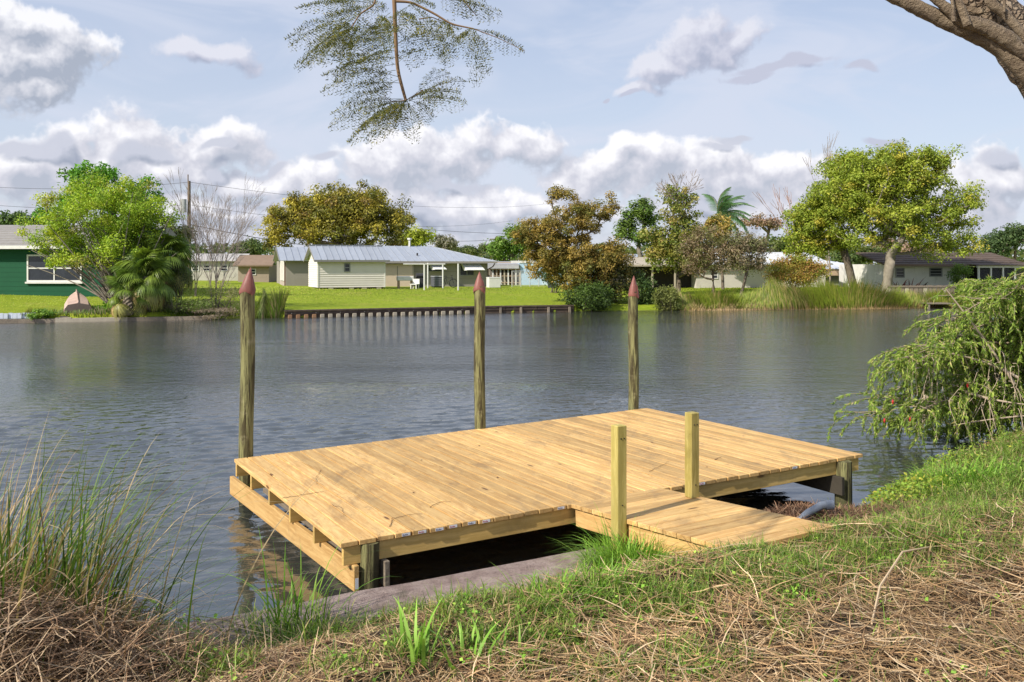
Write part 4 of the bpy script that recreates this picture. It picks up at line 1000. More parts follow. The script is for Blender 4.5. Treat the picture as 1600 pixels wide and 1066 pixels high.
def bare(name,label,cat,base,Y,top,r0,seed,spread=.5,depth=6,m=None,group=None,nst=4,root_=None,ln=.5,asname='trunk',minr=.009):
    """leafless twiggy tree by recursive forking"""
    g=np.random.default_rng(seed); bx=atx(base[0],Y); b0=np.array([bx,Y,gz(bx,Y)-.1 if base[1] is None else at(base[0],base[1],Y).z]); Ht=at(top[0],top[1],Y)
    Ht=np.array([Ht.x,Ht.y,Ht.z]); Hh=np.linalg.norm(Ht-b0); paths=[]
    def rec(p,d,L,r,k):
        q=p+d*L; pts=wob(p,q,5,.10,g); paths.append((pts,np.linspace(r,r*.68,5)))
        if k<=0 or r<minr*.7: return
        for _ in range(2 if g.random()<.75 else 3):
            nd=norm(d+g.normal(size=3)*spread*np.array([1,1,.55])+np.array([0,0,.10])); rec(q,nd,L*g.uniform(.62,.92),max(minr,r*.64),k-1)
        if k>2:
            nd=norm(d+g.normal(size=3)*spread*1.3); rec(pts[2],nd,L*.6,max(minr,r*.45),k-2)
    for s_ in range(nst):
        d=norm((Ht-b0)/Hh+g.normal(size=3)*spread*.55*np.array([1,1,.2])); rec(b0+g.normal(size=3)*np.array([.15,.15,0]),d,Hh*ln*g.uniform(.45,.65),r0,depth)
    V,Fx=tubes(paths,4)
    zt=np.percentile(V[:,2],99.5); k_=(Ht[2]-b0[2])/max(.1,zt-b0[2]); V=b0+(V-b0)*np.array([max(.45,min(1,k_*1.1))]*2+[k_])
    ro=root_ or empty(name,b0,0,label,cat,group)
    link(asname,mesh_np(asname,V-np.array(ro.location),Fx,smooth=True),m or M_BARKT,ro); return ro
G1=(.17,.27,.02); 
def blades(P,Hh,W_,lean,cols,seed,seg=4,droop=.5,dirs=None,tip=None):
    """ribbon blades rooted at P (n,3)"""
    g=np.random.default_rng(seed); n=len(P); a=g.uniform(0,2*math.pi,n)
    if dirs is None: dirs=np.stack([np.cos(a),np.sin(a),np.zeros(n)],1)
    H_=Hh*g.uniform(.55,1.25,n); L_=lean*g.uniform(.3,1.6,n); side=np.stack([-dirs[:,1],dirs[:,0],np.zeros(n)],1)
    tw=g.uniform(-.7,.7,n)[:,None]; side=norm(side+dirs*tw)
    t=np.linspace(0,1,seg+1); V=[]
    D=droop*g.uniform(.4,1.5,n)
    for ti in t:
        out=L_*ti**1.6; up=H_*(ti-D*.5*ti**3*np.minimum(1.4,L_*1.2+.2)); w_=W_*(1-ti**1.7)*(.65+.35*min(1,ti*4)) if ti<1 else 0*W_
        c=P+dirs*(out*H_)[:,None]+np.array([0,0,1.])*up[:,None]; hw=(w_*.5*np.ones(n))[:,None]
        V+= [c-side*hw,c+side*hw]
    V=np.stack(V,1); m_=V.shape[1]; base_=np.arange(n)[:,None]*m_
    f=np.concatenate([base_+np.array([2*i,2*i+1,2*i+3,2*i+2])[None] for i in range(seg)],0)
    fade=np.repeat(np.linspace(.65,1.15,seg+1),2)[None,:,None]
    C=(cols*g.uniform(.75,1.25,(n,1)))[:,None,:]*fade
    return V.reshape(-1,3),f,C.reshape(-1,3)
def join(L):
    VV=[];FF=[];CC=[];o=0
    for V,f,C in L: VV.append(V);FF.append(f+o);CC.append(C);o+=len(V)
    return np.concatenate(VV),np.concatenate(FF),np.concatenate(CC)
def pick(pal,n,g):
    P_=np.array([p[:3] for p in pal],float); W_=np.array([p[3] for p in pal],float); return P_[g.choice(len(pal),n,p=W_/W_.sum())]
# ------------------------------------------------------------------ far bank trees
# left: multi-stemmed bright green shrub tree over the palms
PAL_LIME=[(.30,.40,.03,3),(.22,.33,.03,3),(.40,.42,.05,1.5),(.12,.20,.025,1.5),(.32,.27,.08,.7)]
tree('broad_leaved_tree','tall fresh green tree rising behind the lime green willow at the left','tree',(165,0),48,[(150,300,50,40),(125,275,26,22),(165,268,28,18),(95,330,40,30),(215,310,30,34),(190,350,50,40)],110,11000,.21,[(.10,.24,.025,3),(.15,.33,.03,2),(.07,.15,.02,2)],.22,.30,21)
wl,_c=tree('willow_shrub','lime green many stemmed willow leaning over the left bank above the pink boat','tree',(196,0),42,[(165,320,95,45),(95,360,60,36),(70,375,36,26),(215,340,60,40),(180,380,80,40),(240,330,34,28),(120,400,50,26),(205,300,50,26),(150,410,40,22),(100,380,30,20)],260,38000,.11,PAL_LIME,.10,.30,22,barkm=M_BARKP,fork=.12,surf=.6)
g=np.random.default_rng(5); paths=[]
b0=np.array(wl.location)
for i in range(46):
    q=at(g.uniform(40,280),g.uniform(300,420),42+g.uniform(-1.5,1.5)); q=np.array(q); s_=b0+np.array([g.uniform(-.5,.4),g.uniform(-.3,.3),0]); 
    m_=(s_+q)/2+np.array([0,0,.5]); t=np.linspace(0,1,9)[:,None]; pts=(1-t)**2*s_+2*t*(1-t)*m_+t*t*q; pts+=wob(np.zeros(3),np.zeros(3)+1e-3,9,.1,g); paths.append((pts,np.linspace(.05,.014,9)))
V,Fx=tubes(paths,5); link('stems',mesh_np('stems',V-b0,Fx,smooth=True),M_BARKP,wl)
# cabbage palms
M_FROND=leafmat('palm_frond',.25,.45,.4)
def fan_mesh(nm,seed,c,droop,size=1.0):
    g=np.random.default_rng(seed); L=[]; n=34
    pet=np.array([[0,0,0],[.45,0,.14],[.95,0,.15]])*size
    V,Fx=tubes([(pet,[.03,.022,.016])],4); L.append((V,Fx,np.tile(np.array(c)*.9,(len(V),1))))
    for i in range(n):
        a=(i/(n-1)-.5)*R(250); l=size*(1.05-.25*abs(i/(n-1)-.5))*g.uniform(.85,1.1); seg=5; pts=[]
        for k in range(seg+1):
            t=k/seg; r=l*t; pts.append(pet[2]+np.array([math.cos(a)*r*(1-.25*droop*t*t),math.sin(a)*r*(1-.25*droop*t*t),-droop*l*(t**1.8)*.75+g.normal()*.01]))
        pts=np.array(pts); sd=norm(np.cross(np.gradient(pts,axis=0),[0,0,1.])); wd=size*.040*np.array([.6,1,1,.8,.45,.02])[:,None]
        Vv=np.stack([pts-sd*wd,pts+sd*wd],1).reshape(-1,3); f=np.array([[2*k,2*k+1,2*k+3,2*k+2] for k in range(seg)])
        cc=np.array(c)*g.uniform(.7,1.35)*np.linspace(.85,1.15,len(Vv))[:,None]; L.append((Vv,f,cc))
    V,f,C=join(L); me=mesh_np(nm,V,f,C=C); me.materials.append(M_FROND); return me
FG=[fan_mesh('frond_mesh',i,(.11+.03*i,.18+.03*i,.03),.75+.2*i) for i in range(3)]; FD=[fan_mesh('dry_frond_mesh',9,(.40,.29,.12),1.5,.9),fan_mesh('dry_frond_mesh',10,(.30,.29,.08),1.3)]
def cabbage(px,py,Y,label,seed,n=26,sc=1.0,boots=True):
    sc*=.85
    g=np.random.default_rng(seed); c=at(px,py,Y); zg=gz(c.x,Y); ro=empty('cabbage_palm',(c.x,Y,zg-.1),0,label,'palm','cabbage palms on the left bank')
    h=c.z-zg; mb=MB(); k=12; n2=12; vs=[]
    for i in range(n2+1):
        for j in range(k):
            a=2*math.pi*j/k; r=.20+.05*((i+j)%2)+.02*g.normal(); vs.append((math.cos(a)*r,math.sin(a)*r,(h+.1)*i/n2))
    mb.add(vs,[(i*k+j,i*k+(j+1)%k,(i+1)*k+(j+1)%k,(i+1)*k+j) for i in range(n2) for j in range(k)]); mb.build('trunk',M_OLDW,ro)
    for i in range(n):
        t=i/n; a=i*2.399+g.uniform(-.3,.3); el=R(78-125*t+g.uniform(-10,10)); dry=t>.80
        me=(FD if dry else FG)[g.integers(0,2 if dry else 3)]
        o=link('frond',me,None,ro,(0,0,h+.1-t*.35)); s_=sc*g.uniform(.85,1.15); o.scale=(s_,s_,s_); o.rotation_euler=Matrix.Rotation(a,4,'Z').to_euler(); 
        o.rotation_euler=(Matrix.Rotation(a,4,'Z')@Matrix.Rotation(-el,4,'Y')).to_euler()
cabbage(228,432,40.8,'full cabbage palm with yellowing lower fronds at the foot of the willow',31,30,1.0)
cabbage(262,405,42.5,'dark green taller cabbage palm right of the yellowing one',32,30,1.1)
cabbage(200,455,40.2,'short palm with dry golden fronds at the water edge',33,18,.8)
cabbage(225,385,43.5,'highest cabbage palm head half hidden inside the willow leaves',34,22,1.0)
# bare trees right of the palms
bare('bare_tree','pale leafless tree with many thin stems right of the palms','tree',(333,None),42.5,(345,290),.045,41,.22,6,nst=4,ln=.62,m=M_BARKT,minr=.0065)
bare('bare_tree','sparse leafless tree behind the transformer pole','tree',(305,None),50,(312,270),.06,42,.22,5,nst=2,ln=.7,m=M_BARKT)
tree('dark_tree','dark tree behind the green house roof at the far left','tree',(30,0),75,[(25,350,45,18),(60,345,30,16),(5,345,20,16)],40,4000,.3,[(.045,.08,.02,1),(.08,.13,.03,1)],.3,.5,23)
tree('dark_tree','small dark pine topped tree just left of the transformer pole','tree',(275,0),70,[(280,365,26,14),(262,372,14,10)],24,2200,.25,[(.05,.075,.025,1),(.11,.10,.045,1)],.2,.4,24)
# low bushes along the left bank
def bush(name,label,px,py,rx,ry,Y,pal,n,size,seed,cat='bush',group=None,dz=0,depth=None,aspect=.5,up=.3,nst=9,curl=0):
    g=np.random.default_rng(seed); c=np.array(at(px,py,Y)); zg=gz(c[0],Y); ro=empty(name,(c[0],Y,zg),0,label,cat,group)
    a,b,d_=rx/F*Y,ry/F*Y,(depth or rx/F*Y*.8); ncl=max(16,n//130)
    d=norm(g.normal(size=(ncl,3))); r=g.uniform(.25,1,ncl)**.5; cl=c+d*r[:,None]*np.array([a,d_,b])*(.75+.35*g.random((ncl,1))); cl[:,2]=np.maximum(cl[:,2],zg+.08)
    paths=[]
    for q in cl[:max(nst,ncl//3)]: s_=np.array([c[0]+g.normal()*.15*a,Y+g.normal()*.1,zg-.1]); paths.append((wob(s_,q,5,.12,g),np.linspace(.03,.01,5)))
    V,Fx=tubes(paths,4); link('stems',mesh_np('stems',V-np.array(ro.location),Fx),M_BARK,ro)
    k=g.integers(0,ncl,n); C=cl[k]+g.normal(size=(n,3))*np.array([a,d_,b])*.17; C[:,2]=np.maximum(C[:,2],zg+.02)
    cc=pick(pal,ncl,g)[k]*.6+pick(pal,n,g)*.4
    V,Fx,Cc=leaves(C,size,seed,cc,aspect,up,curl=curl); link('foliage',mesh_np('foliage',V-np.array(ro.location),Fx,C=Cc),M_LEAF,ro); return ro
GRN=[(.12,.21,.025,3),(.20,.30,.03,2),(.07,.12,.02,2)]
bush('leafy_bush','bright green leafy bush between the pink boat and the palms',168,486,18,14,40.8,[(.17,.33,.03,3),(.10,.20,.02,2)],2600,.12,51)
bush('leafy_bush','low green weeds between the white edging and the pink boat',64,493,20,9,38.9,[(.10,.20,.03,1),(.18,.28,.04,1)],1400,.10,52)
bush('tangled_bush','grey green tangle under the bare tree at the water edge',300,480,50,16,41.4,[(.13,.14,.06,2),(.22,.20,.12,2),(.12,.19,.03,2)],3600,.11,53,aspect=.3)
bush('tangled_bush','olive drooping bush beside the right side of the palms',282,432,18,38,42,[(.10,.13,.05,2),(.17,.17,.09,1)],2600,.12,54,aspect=.25)
bush('tangled_bush','sparse brown and green thicket left of the reeds by the grey house',350,465,34,24,42.5,[(.25,.20,.13,2),(.17,.22,.05,1.2)],1900,.11,55,aspect=.25)
bush('dead_brush','pale dead brush pile hanging over the bank below the bare tree',330,490,46,9,41.2,[(.30,.24,.18,2),(.20,.15,.11,1)],1900,.16,56,cat='brush',aspect=.12)
# far big trees
PAL_OAK=[(.21,.19,.035,3),(.13,.14,.03,3),(.36,.30,.045,2.6),(.48,.40,.06,1.6),(.07,.075,.02,2),(.22,.14,.05,1)]
tree('rain_tree','wide yellow green tree rising behind the grey ranch house','tree',(545,0),88,[(470,350,60,42),(525,355,70,44),(560,310,50,26),(500,330,50,34),(440,345,40,34),(520,330,60,40),(570,345,60,50),(600,350,50,44),(545,320,60,28),(620,335,24,26),(480,320,45,20),(430,375,26,20)],420,58000,.255,PAL_OAK,.55,.55,25,surf=.6)
tree('round_tree','small round yellow green tree behind the right end of the grey roof','tree',(655,0),110,[(655,372,22,14),(640,378,14,10)],40,3500,.34,[(.24,.28,.03,2),(.33,.36,.04,1)],.3,.55,26)
tree('grey_tree','greyish sparse tree between the round tree and the distant pole','tree',(690,0),120,[(690,380,22,10),(620,378,14,10)],30,2200,.4,[(.20,.19,.14,2),(.13,.13,.08,1)],.25,.6,27)
tree('leafy_tree','fresh green tree left of the orange cedar behind the blue house','tree',(793,0),98,[(795,385,26,22),(815,372,24,24),(776,390,14,12)],70,7000,.30,[(.11,.20,.03,3),(.17,.25,.05,2),(.06,.10,.02,1)],.28,.5,28)
# orange cedar
PAL_CED=[(.28,.19,.045,3),(.35,.25,.06,2),(.19,.155,.04,3.4),(.12,.105,.02,2.2),(.10,.13,.03,1.1)]
def sprays(ro,cl,n,size,pal,seed,sig):
    pass
ced,_c=tree('cedar_tree','orange brown cedar with two raised spires at the bend of the far bank','tree',(905,0),50.5,[(885,350,50,32),(840,360,40,22),(820,375,24,18),(915,335,40,24),(950,330,14,16),(960,312,9,18),(876,305,26,12),(862,300,14,10),(880,400,60,34),(930,400,55,34),(845,410,36,22),(960,410,30,30),(905,430,60,24)],420,52000,.16,PAL_CED,.19,.24,29,up=.5,aspect=.4,surf=.55,fork=.35)
bush('dark_bush','dark green bush hugging the foot of the orange cedar',925,465,42,24,48.6,[(.05,.085,.02,3),(.10,.16,.03,2),(.03,.05,.015,2)],7000,.13,57)
bush('dark_bush','very dark thicket right of the cedar trunk',950,435,46,32,51,[(.05,.06,.02,3),(.09,.10,.03,2),(.16,.13,.03,.8)],6500,.15,58)
bush('dark_bush','dull green bush behind the right hand piling cap',1000,455,24,26,50.5,[(.05,.09,.025,3),(.09,.13,.04,2)],3800,.14,59)
bush('olive_bush','olive yellow bush at the water edge right of the right piling',1040,468,22,20,49.3,[(.15,.17,.05,3),(.22,.22,.07,2),(.09,.11,.03,2)],3600,.12,60)
bush('dark_bush','small dark blue green bush by the blue house wall',868,430,26,20,60,[(.04,.09,.05,2),(.07,.13,.04,1)],2600,.15,61)
# mid right trees
tree('pine_tree','flat topped green pine standing behind the middle trees','tree',(1003,0),75,[(1000,330,26,17),(985,350,16,10),(1015,345,18,10),(972,362,14,10),(1000,372,30,14)],70,8000,.24,[(.09,.16,.03,2),(.15,.22,.04,2),(.05,.08,.02,1)],.22,.36,30,up=.8,barkm=M_BARKP)
PAL_MIX=[(.22,.21,.04,2),(.15,.19,.03,3),(.33,.25,.08,1.4),(.08,.12,.02,2),(.38,.33,.12,.6)]
mt,_c=tree('mixed_leaf_tree','tree of mixed yellow and green leaves with dead twigs on top right of the pine','tree',(1060,0),58,[(1060,345,34,28),(1035,370,34,28),(1080,370,36,30),(1050,400,46,26),(1062,310,30,22),(1085,405,34,24),(1025,395,22,20)],190,12500,.20,PAL_MIX,.17,.34,131)
bare('x',None,None,(1060,330),58,(1062,268),.05,132,.42,4,nst=5,root_=mt,asname='dead_branches',ln=.7,minr=.016)
tree('brown_leaf_tree','sparse brownish tree with thin crossing trunks in front of the pale house','tree',(1118,0),54,[(1110,375,34,24),(1085,385,30,24),(1130,395,34,26),(1100,410,40,20)],120,8000,.13,[(.20,.14,.09,3),(.15,.16,.05,2),(.25,.19,.11,1)],.09,.30,133,barkm=M_BARK,fork=.15)
tree('brown_leaf_tree','second sparse brownish tree leaning right in front of the pale house','tree',(1155,0),53.5,[(1160,380,34,22),(1185,390,22,18),(1150,405,40,22),(1180,410,20,14)],110,7500,.13,[(.19,.15,.10,3),(.14,.16,.06,2),(.25,.19,.11,1)],.09,.30,134,barkm=M_BARK,fork=.15)
tree('flat_pink_tree','flat topped pinkish brown tree far behind the palm','tree',(1188,0),115,[(1180,345,24,7),(1205,350,20,8)],40,1800,.32,[(.28,.17,.13,1),(.20,.15,.09,1)],.25,.5,35,barkm=M_BARK)
# queen palm blown to the right
def pinnate_mesh(nm,L,seed,c,ln=.75,bend=1.0,np_=38):
    g=np.random.default_rng(seed); t=np.linspace(0,1,14); pts=np.stack([L*t*(1-.12*t),0*t,L*(.42*t-bend*.62*t**2.2)],1)
    Lst=[]; V,Fx=tubes([(pts,np.linspace(.045,.01,14))],4); Lst.append((V,Fx,np.tile(np.array([.2,.2,.07]),(len(V),1))))
    P_=[];D_=[]
    for s_ in (-1,1):
        for i in range(np_):
            u=.12+.88*i/np_; p=np.array([np.interp(u,t,pts[:,j]) for j in range(3)]); l=ln*(math.sin(math.pi*min(1,u*.92+.12))**.5)*g.uniform(.8,1.1)
            d=np.array([.45,s_*1.0,-.15]); q=[]
            for k in range(5): v=k/4; q.append(p+np.array([.45*l*v,s_*l*v*(1-.3*v),-.1*l*v-l*.62*v*v]))
            q=np.array(q); sd=np.array([1,0,0.3])*.022; w_=np.array([.7,1,.9,.6,.05])[:,None]
            Vv=np.stack([q-sd*w_,q+sd*w_],1).reshape(-1,3); f=np.array([[2*k,2*k+1,2*k+3,2*k+2] for k in range(4)]); Lst.append((Vv,f,np.tile(np.array(c)*g.uniform(.7,1.3),(len(Vv),1))))
    V,f,C=join(Lst); me=mesh_np(nm,V,f,C=C); me.materials.append(M_FROND); return me
QF=[pinnate_mesh('palm_frond_mesh',3.3,i,(.07,.15+.02*i,.05),.8,1.0+.3*i) for i in range(3)]; QD=pinnate_mesh('palm_dry_frond_mesh',2.6,7,(.35,.23,.07),.6,1.9)
c=at(1122,338,70); zg=gz(c.x,70); qp=empty('queen_palm',(c.x,70,zg),0,'tall feathery palm with fronds blown to the right','palm')
MB().tube([(0,0,0),(.15,0,(c.z-zg)*.5),(0,0,c.z-zg)],[.2,.16,.13],9).build('trunk',M_BARKP,qp,smooth=True)
g=np.random.default_rng(77)
for i in range(20):
    a=(g.normal()*.75 if i<14 else i*1.3); el=R(75-6.5*i+g.uniform(-8,8)); me=QD if i>16 else QF[i%3]
    o=link('frond',me,None,qp,(0,0,c.z-zg)); o.rotation_euler=(Matrix.Rotation(a,4,'Z')@Matrix.Rotation(-el,4,'Y')).to_euler(); o.scale=(.92,.92,.92)
tree('small_tree','bushy yellow and rust tree at the foot of the feathery palm','tree',(1130,0),64,[(1125,360,20,26),(1112,350,12,18)],40,3500,.2,[(.33,.23,.06,1.4),(.17,.20,.04,1)],.12,.3,36)
# big right pair
PAL_BIG=[(.24,.295,.035,4),(.17,.225,.028,3.4),(.33,.36,.05,2),(.40,.33,.05,1.4),(.14,.19,.015,1.6)]
tree('spreading_tree','huge round bright green tree with a thick pale trunk right of the reeds','tree',(1384,0),57,[(1390,290,60,50),(1365,262,50,36),(1425,262,55,36),(1330,300,50,46),(1380,330,60,46),(1440,285,60,46),(1480,340,50,50),(1420,350,70,46),(1350,300,50,50),(1400,245,50,22),(1460,250,36,20),(1500,380,34,20),(1340,350,44,36),(1505,320,30,40),(1450,390,40,14)],560,74000,.165,PAL_BIG,.34,.36,37,barkm=M_BARKP,fork=.36,surf=.55)
tree('spreading_tree','rounded green tree with a dark slanting trunk left of the thick pale trunk','tree',(1338,0),60,[(1290,330,44,46),(1265,350,36,40),(1320,280,44,36),(1340,250,36,20),(1260,385,32,20),(1310,380,44,22),(1245,365,20,26)],270,38000,.17,PAL_BIG,.27,.36,38,fork=.4,surf=.6)
dt=bare('dead_tree','bare dead treetop sticking out left above the big green tree','tree',(1296,None),66,(1291,207),.10,43,.14,5,nst=1,ln=.62,minr=.016,m=M_BARKT)
bare('dead_tree','pinkish leafless twigs poking out left of the big green crown','tree',(1262,None),66,(1240,290),.07,44,.22,4,nst=2,ln=.62,minr=.02,m=flat('pinkish_twig',(.34,.22,.18),.85))
bush('rust_bush','big rounded rust and green bush left of the reeds',1243,425,46,24,55.5,[(.28,.14,.05,3),(.20,.17,.03,2),(.17,.23,.03,2),(.33,.22,.05,1)],9000,.14,62)
tree('back_tree','pale reddish winter tree behind the white house roof','tree',(1420,0),95,[(1400,385,40,14),(1440,390,30,12),(1375,380,24,12)],50,3500,.28,[(.33,.22,.17,2),(.22,.20,.11,1)],.2,.5,45)
tree('dark_tree','dark green tree behind the right end of the white house','tree',(1565,0),85,[(1560,375,26,20),(1590,368,26,18),(1545,390,18,12)],80,6500,.27,[(.05,.085,.03,2),(.09,.13,.045,2)],.25,.5,46)
for i,(px,py,rx,ry,Y,lb) in enumerate([(1225,392,40,20,88,'dark green tree line clump left of the two big trunks'),(1345,400,40,14,92,'dull green clump seen between the two big trunks'),(1080,420,40,16,72,'dark green clump below the mixed leaf tree'),(388,388,24,10,105,'dark green distant tree left of the grey house'),(1160,395,34,18,92,'green brown clump behind the two sparse trees'),(720,392,34,5,150,'thin distant tree line right of the grey roof'),(770,388,28,9,170,'olive distant trees behind the thin pole')]):
    tree('distant_tree',lb,'tree',(px,0),Y,[(px,py,rx,ry),(px-rx*.5,py+3,rx*.5,ry*.8),(px+rx*.4,py-2,rx*.5,ry*.8)],50,4200,.32,[(.07,.11,.03,2),(.13,.15,.04,2),(.04,.06,.02,1)],.25,.55,60+i)
# far wood: one mass behind everything
g=np.random.default_rng(90); n=26000; X=g.uniform(-150,150,n); Yy=g.uniform(150,175,n); hz=2.4+3.6*vnoise(X,Yy*0,.06,3)+1.6*vnoise(X,Yy*0,.25,5); C=np.stack([X,Yy,.6+g.uniform(0,1,n)**.7*hz],1)
cc=pick([(.06,.09,.03,3),(.12,.14,.04,2),(.17,.14,.07,1)],n,g); V,Fx,Cc=leaves(C,.75,90,cc,.8); tag(link('far_wood',mesh_np('far_wood',V,Fx,C=Cc),M_LEAF),'low dark far-off wood closing the view behind the houses','wood',kind='stuff')
# red leaved plant, banana-like plant
def straps(name,label,cat,px,Y,n,L,wd,pal,seed,lean=.9,base_r=.3,leafname='leaf',pyb=None,seg=5,droop=.8,zoff=0):
    g=np.random.default_rng(seed); x=atx(px,Y); zg=gz(x,Y); ro=empty(name,(x,Y,zg),0,label,cat)
    for i in range(n):
        P_=np.array([[g.normal()*base_r,g.normal()*base_r,g.uniform(0,zoff) if zoff else -.03]]); V,f,C=blades(P_,np.array([L]),np.array([wd]),np.array([lean]),pick(pal,1,g),seed*100+i,seg,droop)
        link(leafname,mesh_np('strap_leaf',V,f,C=C),M_LEAF,ro)
    return ro
straps('red_leaved_plant','dark red strap leaved plant against the white house left of its window','plant',1408,59,70,1.25,.16,[(.12,.025,.03,3),(.17,.05,.04,2),(.05,.02,.02,2)],71,.85,.75)
straps('banana_plant','green banana like plant at the right edge before the screened porch','plant',1574,53,60,1.7,.30,[(.12,.22,.03,2),(.20,.30,.04,2),(.36,.27,.06,.6)],72,.8,.8,zoff=1.6)
bush('leafy_bush','small green shrub against the white wall right of its window',1497,432,18,22,60.5,[(.07,.12,.03,2),(.13,.20,.04,2)],1800,.14,63)
bush('leafy_bush','pale green weeds left of the screened porch at the far bank',1530,450,40,12,54,[(.15,.22,.03,2),(.25,.30,.05,1)],3000,.12,64)
# far reeds (uncountable): along the shore
def reeds(label,px0,px1,n,h,seed,pal,d0=.0,d1=1.6,wd=.03,taper=None,name='reeds'):
    g=np.random.default_rng(seed); px=g.uniform(px0,px1,n); P_=[]
    S0=np.array([farpt(q)[:] for q in np.linspace(px0,px1,40)]); xs_=np.linspace(px0,px1,40)
    bx=np.interp(px,xs_,S0[:,0]); by=np.interp(px,xs_,S0[:,1]); d=g.uniform(d0,d1,n); x=bx-d*.2; y=by+d; z=ground(np.stack([x,y],1)); z=np.maximum(z,-.1)
    hh=h*(.75+.35*vnoise(px*.05,px*0,1,seed))*g.uniform(.6,1.15,n); 
    if taper: hh=hh*taper(px)
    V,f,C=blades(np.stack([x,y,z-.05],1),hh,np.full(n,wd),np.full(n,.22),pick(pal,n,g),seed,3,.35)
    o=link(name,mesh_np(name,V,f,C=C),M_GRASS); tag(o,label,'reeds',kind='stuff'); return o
PR=[(.20,.27,.03,3),(.30,.34,.05,2.5),(.12,.19,.025,2),(.42,.33,.13,1.3),(.36,.22,.12,.6)]
reeds('tall green cattail reeds along the far bank below the big trees',1150,1425,11000,1.38,81,PR,taper=lambda p:np.interp(p,[1150,1185,1220,1400,1425],[.4,.6,1,1,.85]))
reeds('short mixed reeds along the far bank right of the cedar',1048,1160,3000,.95,82,PR)
reeds('reeds beside the wooden fence and the tiny jetty',1425,1520,2200,.9,83,PR)
reeds('reed clump on the left end of the dark timber seawall',396,441,1700,1.25,84,[(.14,.22,.03,3),(.30,.24,.13,2),(.09,.15,.02,2)])
reeds('tan dead stalks at the foot of the reeds on the far waterline',1060,1500,3500,.42,85,[(.42,.30,.15,2),(.50,.36,.18,1),(.22,.14,.07,1)],-.35,.3,.035)
reeds('short weeds along the left bank waterline',30,400,3000,.35,86,[(.12,.20,.03,2),(.25,.22,.09,1)],-.1,1.0,.03)
# rough grass on the mown lawn
g=np.random.default_rng(91); n=28000; X=g.uniform(-36,36,n); f_=g.uniform(0.3,1,n)**1.3*22; yl=np.interp(X,FAR[:,0],FAR[:,1])+f_*1.05; z=ground(np.stack([X,yl],1))
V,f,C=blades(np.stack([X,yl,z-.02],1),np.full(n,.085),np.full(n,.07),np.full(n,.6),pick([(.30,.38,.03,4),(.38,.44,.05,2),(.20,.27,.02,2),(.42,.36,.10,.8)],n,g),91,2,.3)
tag(link('lawn_grass',mesh_np('lawn_grass',V,f,C=C),M_GRASS),'short bright mown grass on the far lawns','grass',kind='stuff')
# ------------------------------------------------------------------ near bank: straw, grass, weeds
SP=[(.56,.39,.21,3.2),(.70,.52,.31,2.2),(.34,.205,.105,3),(.17,.10,.055,2.4),(.60,.41,.19,1.2)]
def straw(P,L,W_,seed,pal=SP,pitch=.22,dirs=None,curve=.25,lift=.012):
    g=np.random.default_rng(seed); n=len(P); a=g.uniform(0,2*math.pi,n)
    d=np.stack([np.cos(a),np.sin(a),g.normal(size=n)*pitch],1) if dirs is None else dirs
    d=norm(d); l=L*g.uniform(.4,1.5,n); s=norm(np.cross(d,np.array([0,0,1.]))+g.normal(size=(n,3))*.35); V=[]
    for k,t in enumerate((-.5,-.17,.17,.5)):
        c=P+d*(l*t)[:,None]+s*((t*t)*curve*l*g.choice([-1,1],n))[:,None] if k==0 else P+d*(l*t)[:,None]+s*((t*t)*curve*l)[:,None]
        gz_=ground(c[:,:2]); c[:,2]=np.maximum(c[:,2],gz_+lift*g.uniform(.2,1,n)); w_=(W_*(.5,1,1,.35)[k]*.5)
        hw=(np.ones(n)*w_)[:,None]; V+=[c-s*hw,c+s*hw]
    V=np.stack(V,1); b_=np.arange(n)[:,None]*8; f=np.concatenate([b_+np.array([2*i,2*i+1,2*i+3,2*i+2])[None] for i in range(3)],0)
    pt=.50+.82*(.6*vnoise(P[:,0],P[:,1],1.7,31)+.4*vnoise(P[:,0],P[:,1],7,32)); C=np.repeat((pick(pal,n,g)*g.uniform(.6,1.3,(n,1))*pt[:,None])[:,None],8,1); return V.reshape(-1,3),f,C.reshape(-1,3)
def scatter(n,seed,x=(-4.2,8.5),y=(2.1,12.5),fn=None,smin=.42):
    g=np.random.default_rng(seed); X=[];
    tot=0
    while tot<n:
        m_=n*3; yy=y[0]+(y[1]-y[0])*g.uniform(0,1,m_)**1.35; xx=g.uniform(-.66,.66,m_)*yy; P=np.stack([xx,yy],1)
        s=-psd(P,NEAR); k=(s>smin)
        # keep off the walkway deck
        r_=P-np.array([I_.x,I_.y]); uu=r_@np.array([dn.x,dn.y]); vv=r_@np.array([v_.x,v_.y]); k&=~((uu>-.2)&(uu<Lw-.06)&(vv>-.05)&(vv<1.0))
        if fn is not None: k&=g.random(m_)<fn(P,s)
        X.append(P[k]); tot+=k.sum()
    P=np.concatenate(X)[:n]; return np.column_stack([P,ground(P)])
GP=[]   # greens: (pixel x, pixel y, radius m, strength)
for a in [(1250,850,.55,1),(1400,800,.7,.8),(1540,760,.9,.8),(1560,860,.45,.4),(1150,900,.5,.8),(1300,900,.35,.6),(1450,850,.5,.8),(1000,880,.35,1.2),(900,930,.33,1),(840,960,.25,.9),(700,925,.22,.7),(560,950,.3,.7),(470,990,.3,.8),(400,990,.25,.6),(1230,950,.14,.7),(1110,960,.2,.5),(760,1000,.2,.55),(660,1010,.22,.5),(320,1040,.25,.4),(540,1040,.2,.3),(1090,1040,.25,.4),(820,1050,.15,.25),(960,1050,.2,.3),(1380,760,.5,1),(1480,700,.8,.8),(1590,690,1,.7),(1350,930,.3,.35),(250,1050,.2,.25)]:
    p=gpt(a[0],a[1]); GP.append((p.x,p.y,a[2]*1.0,a[3]))
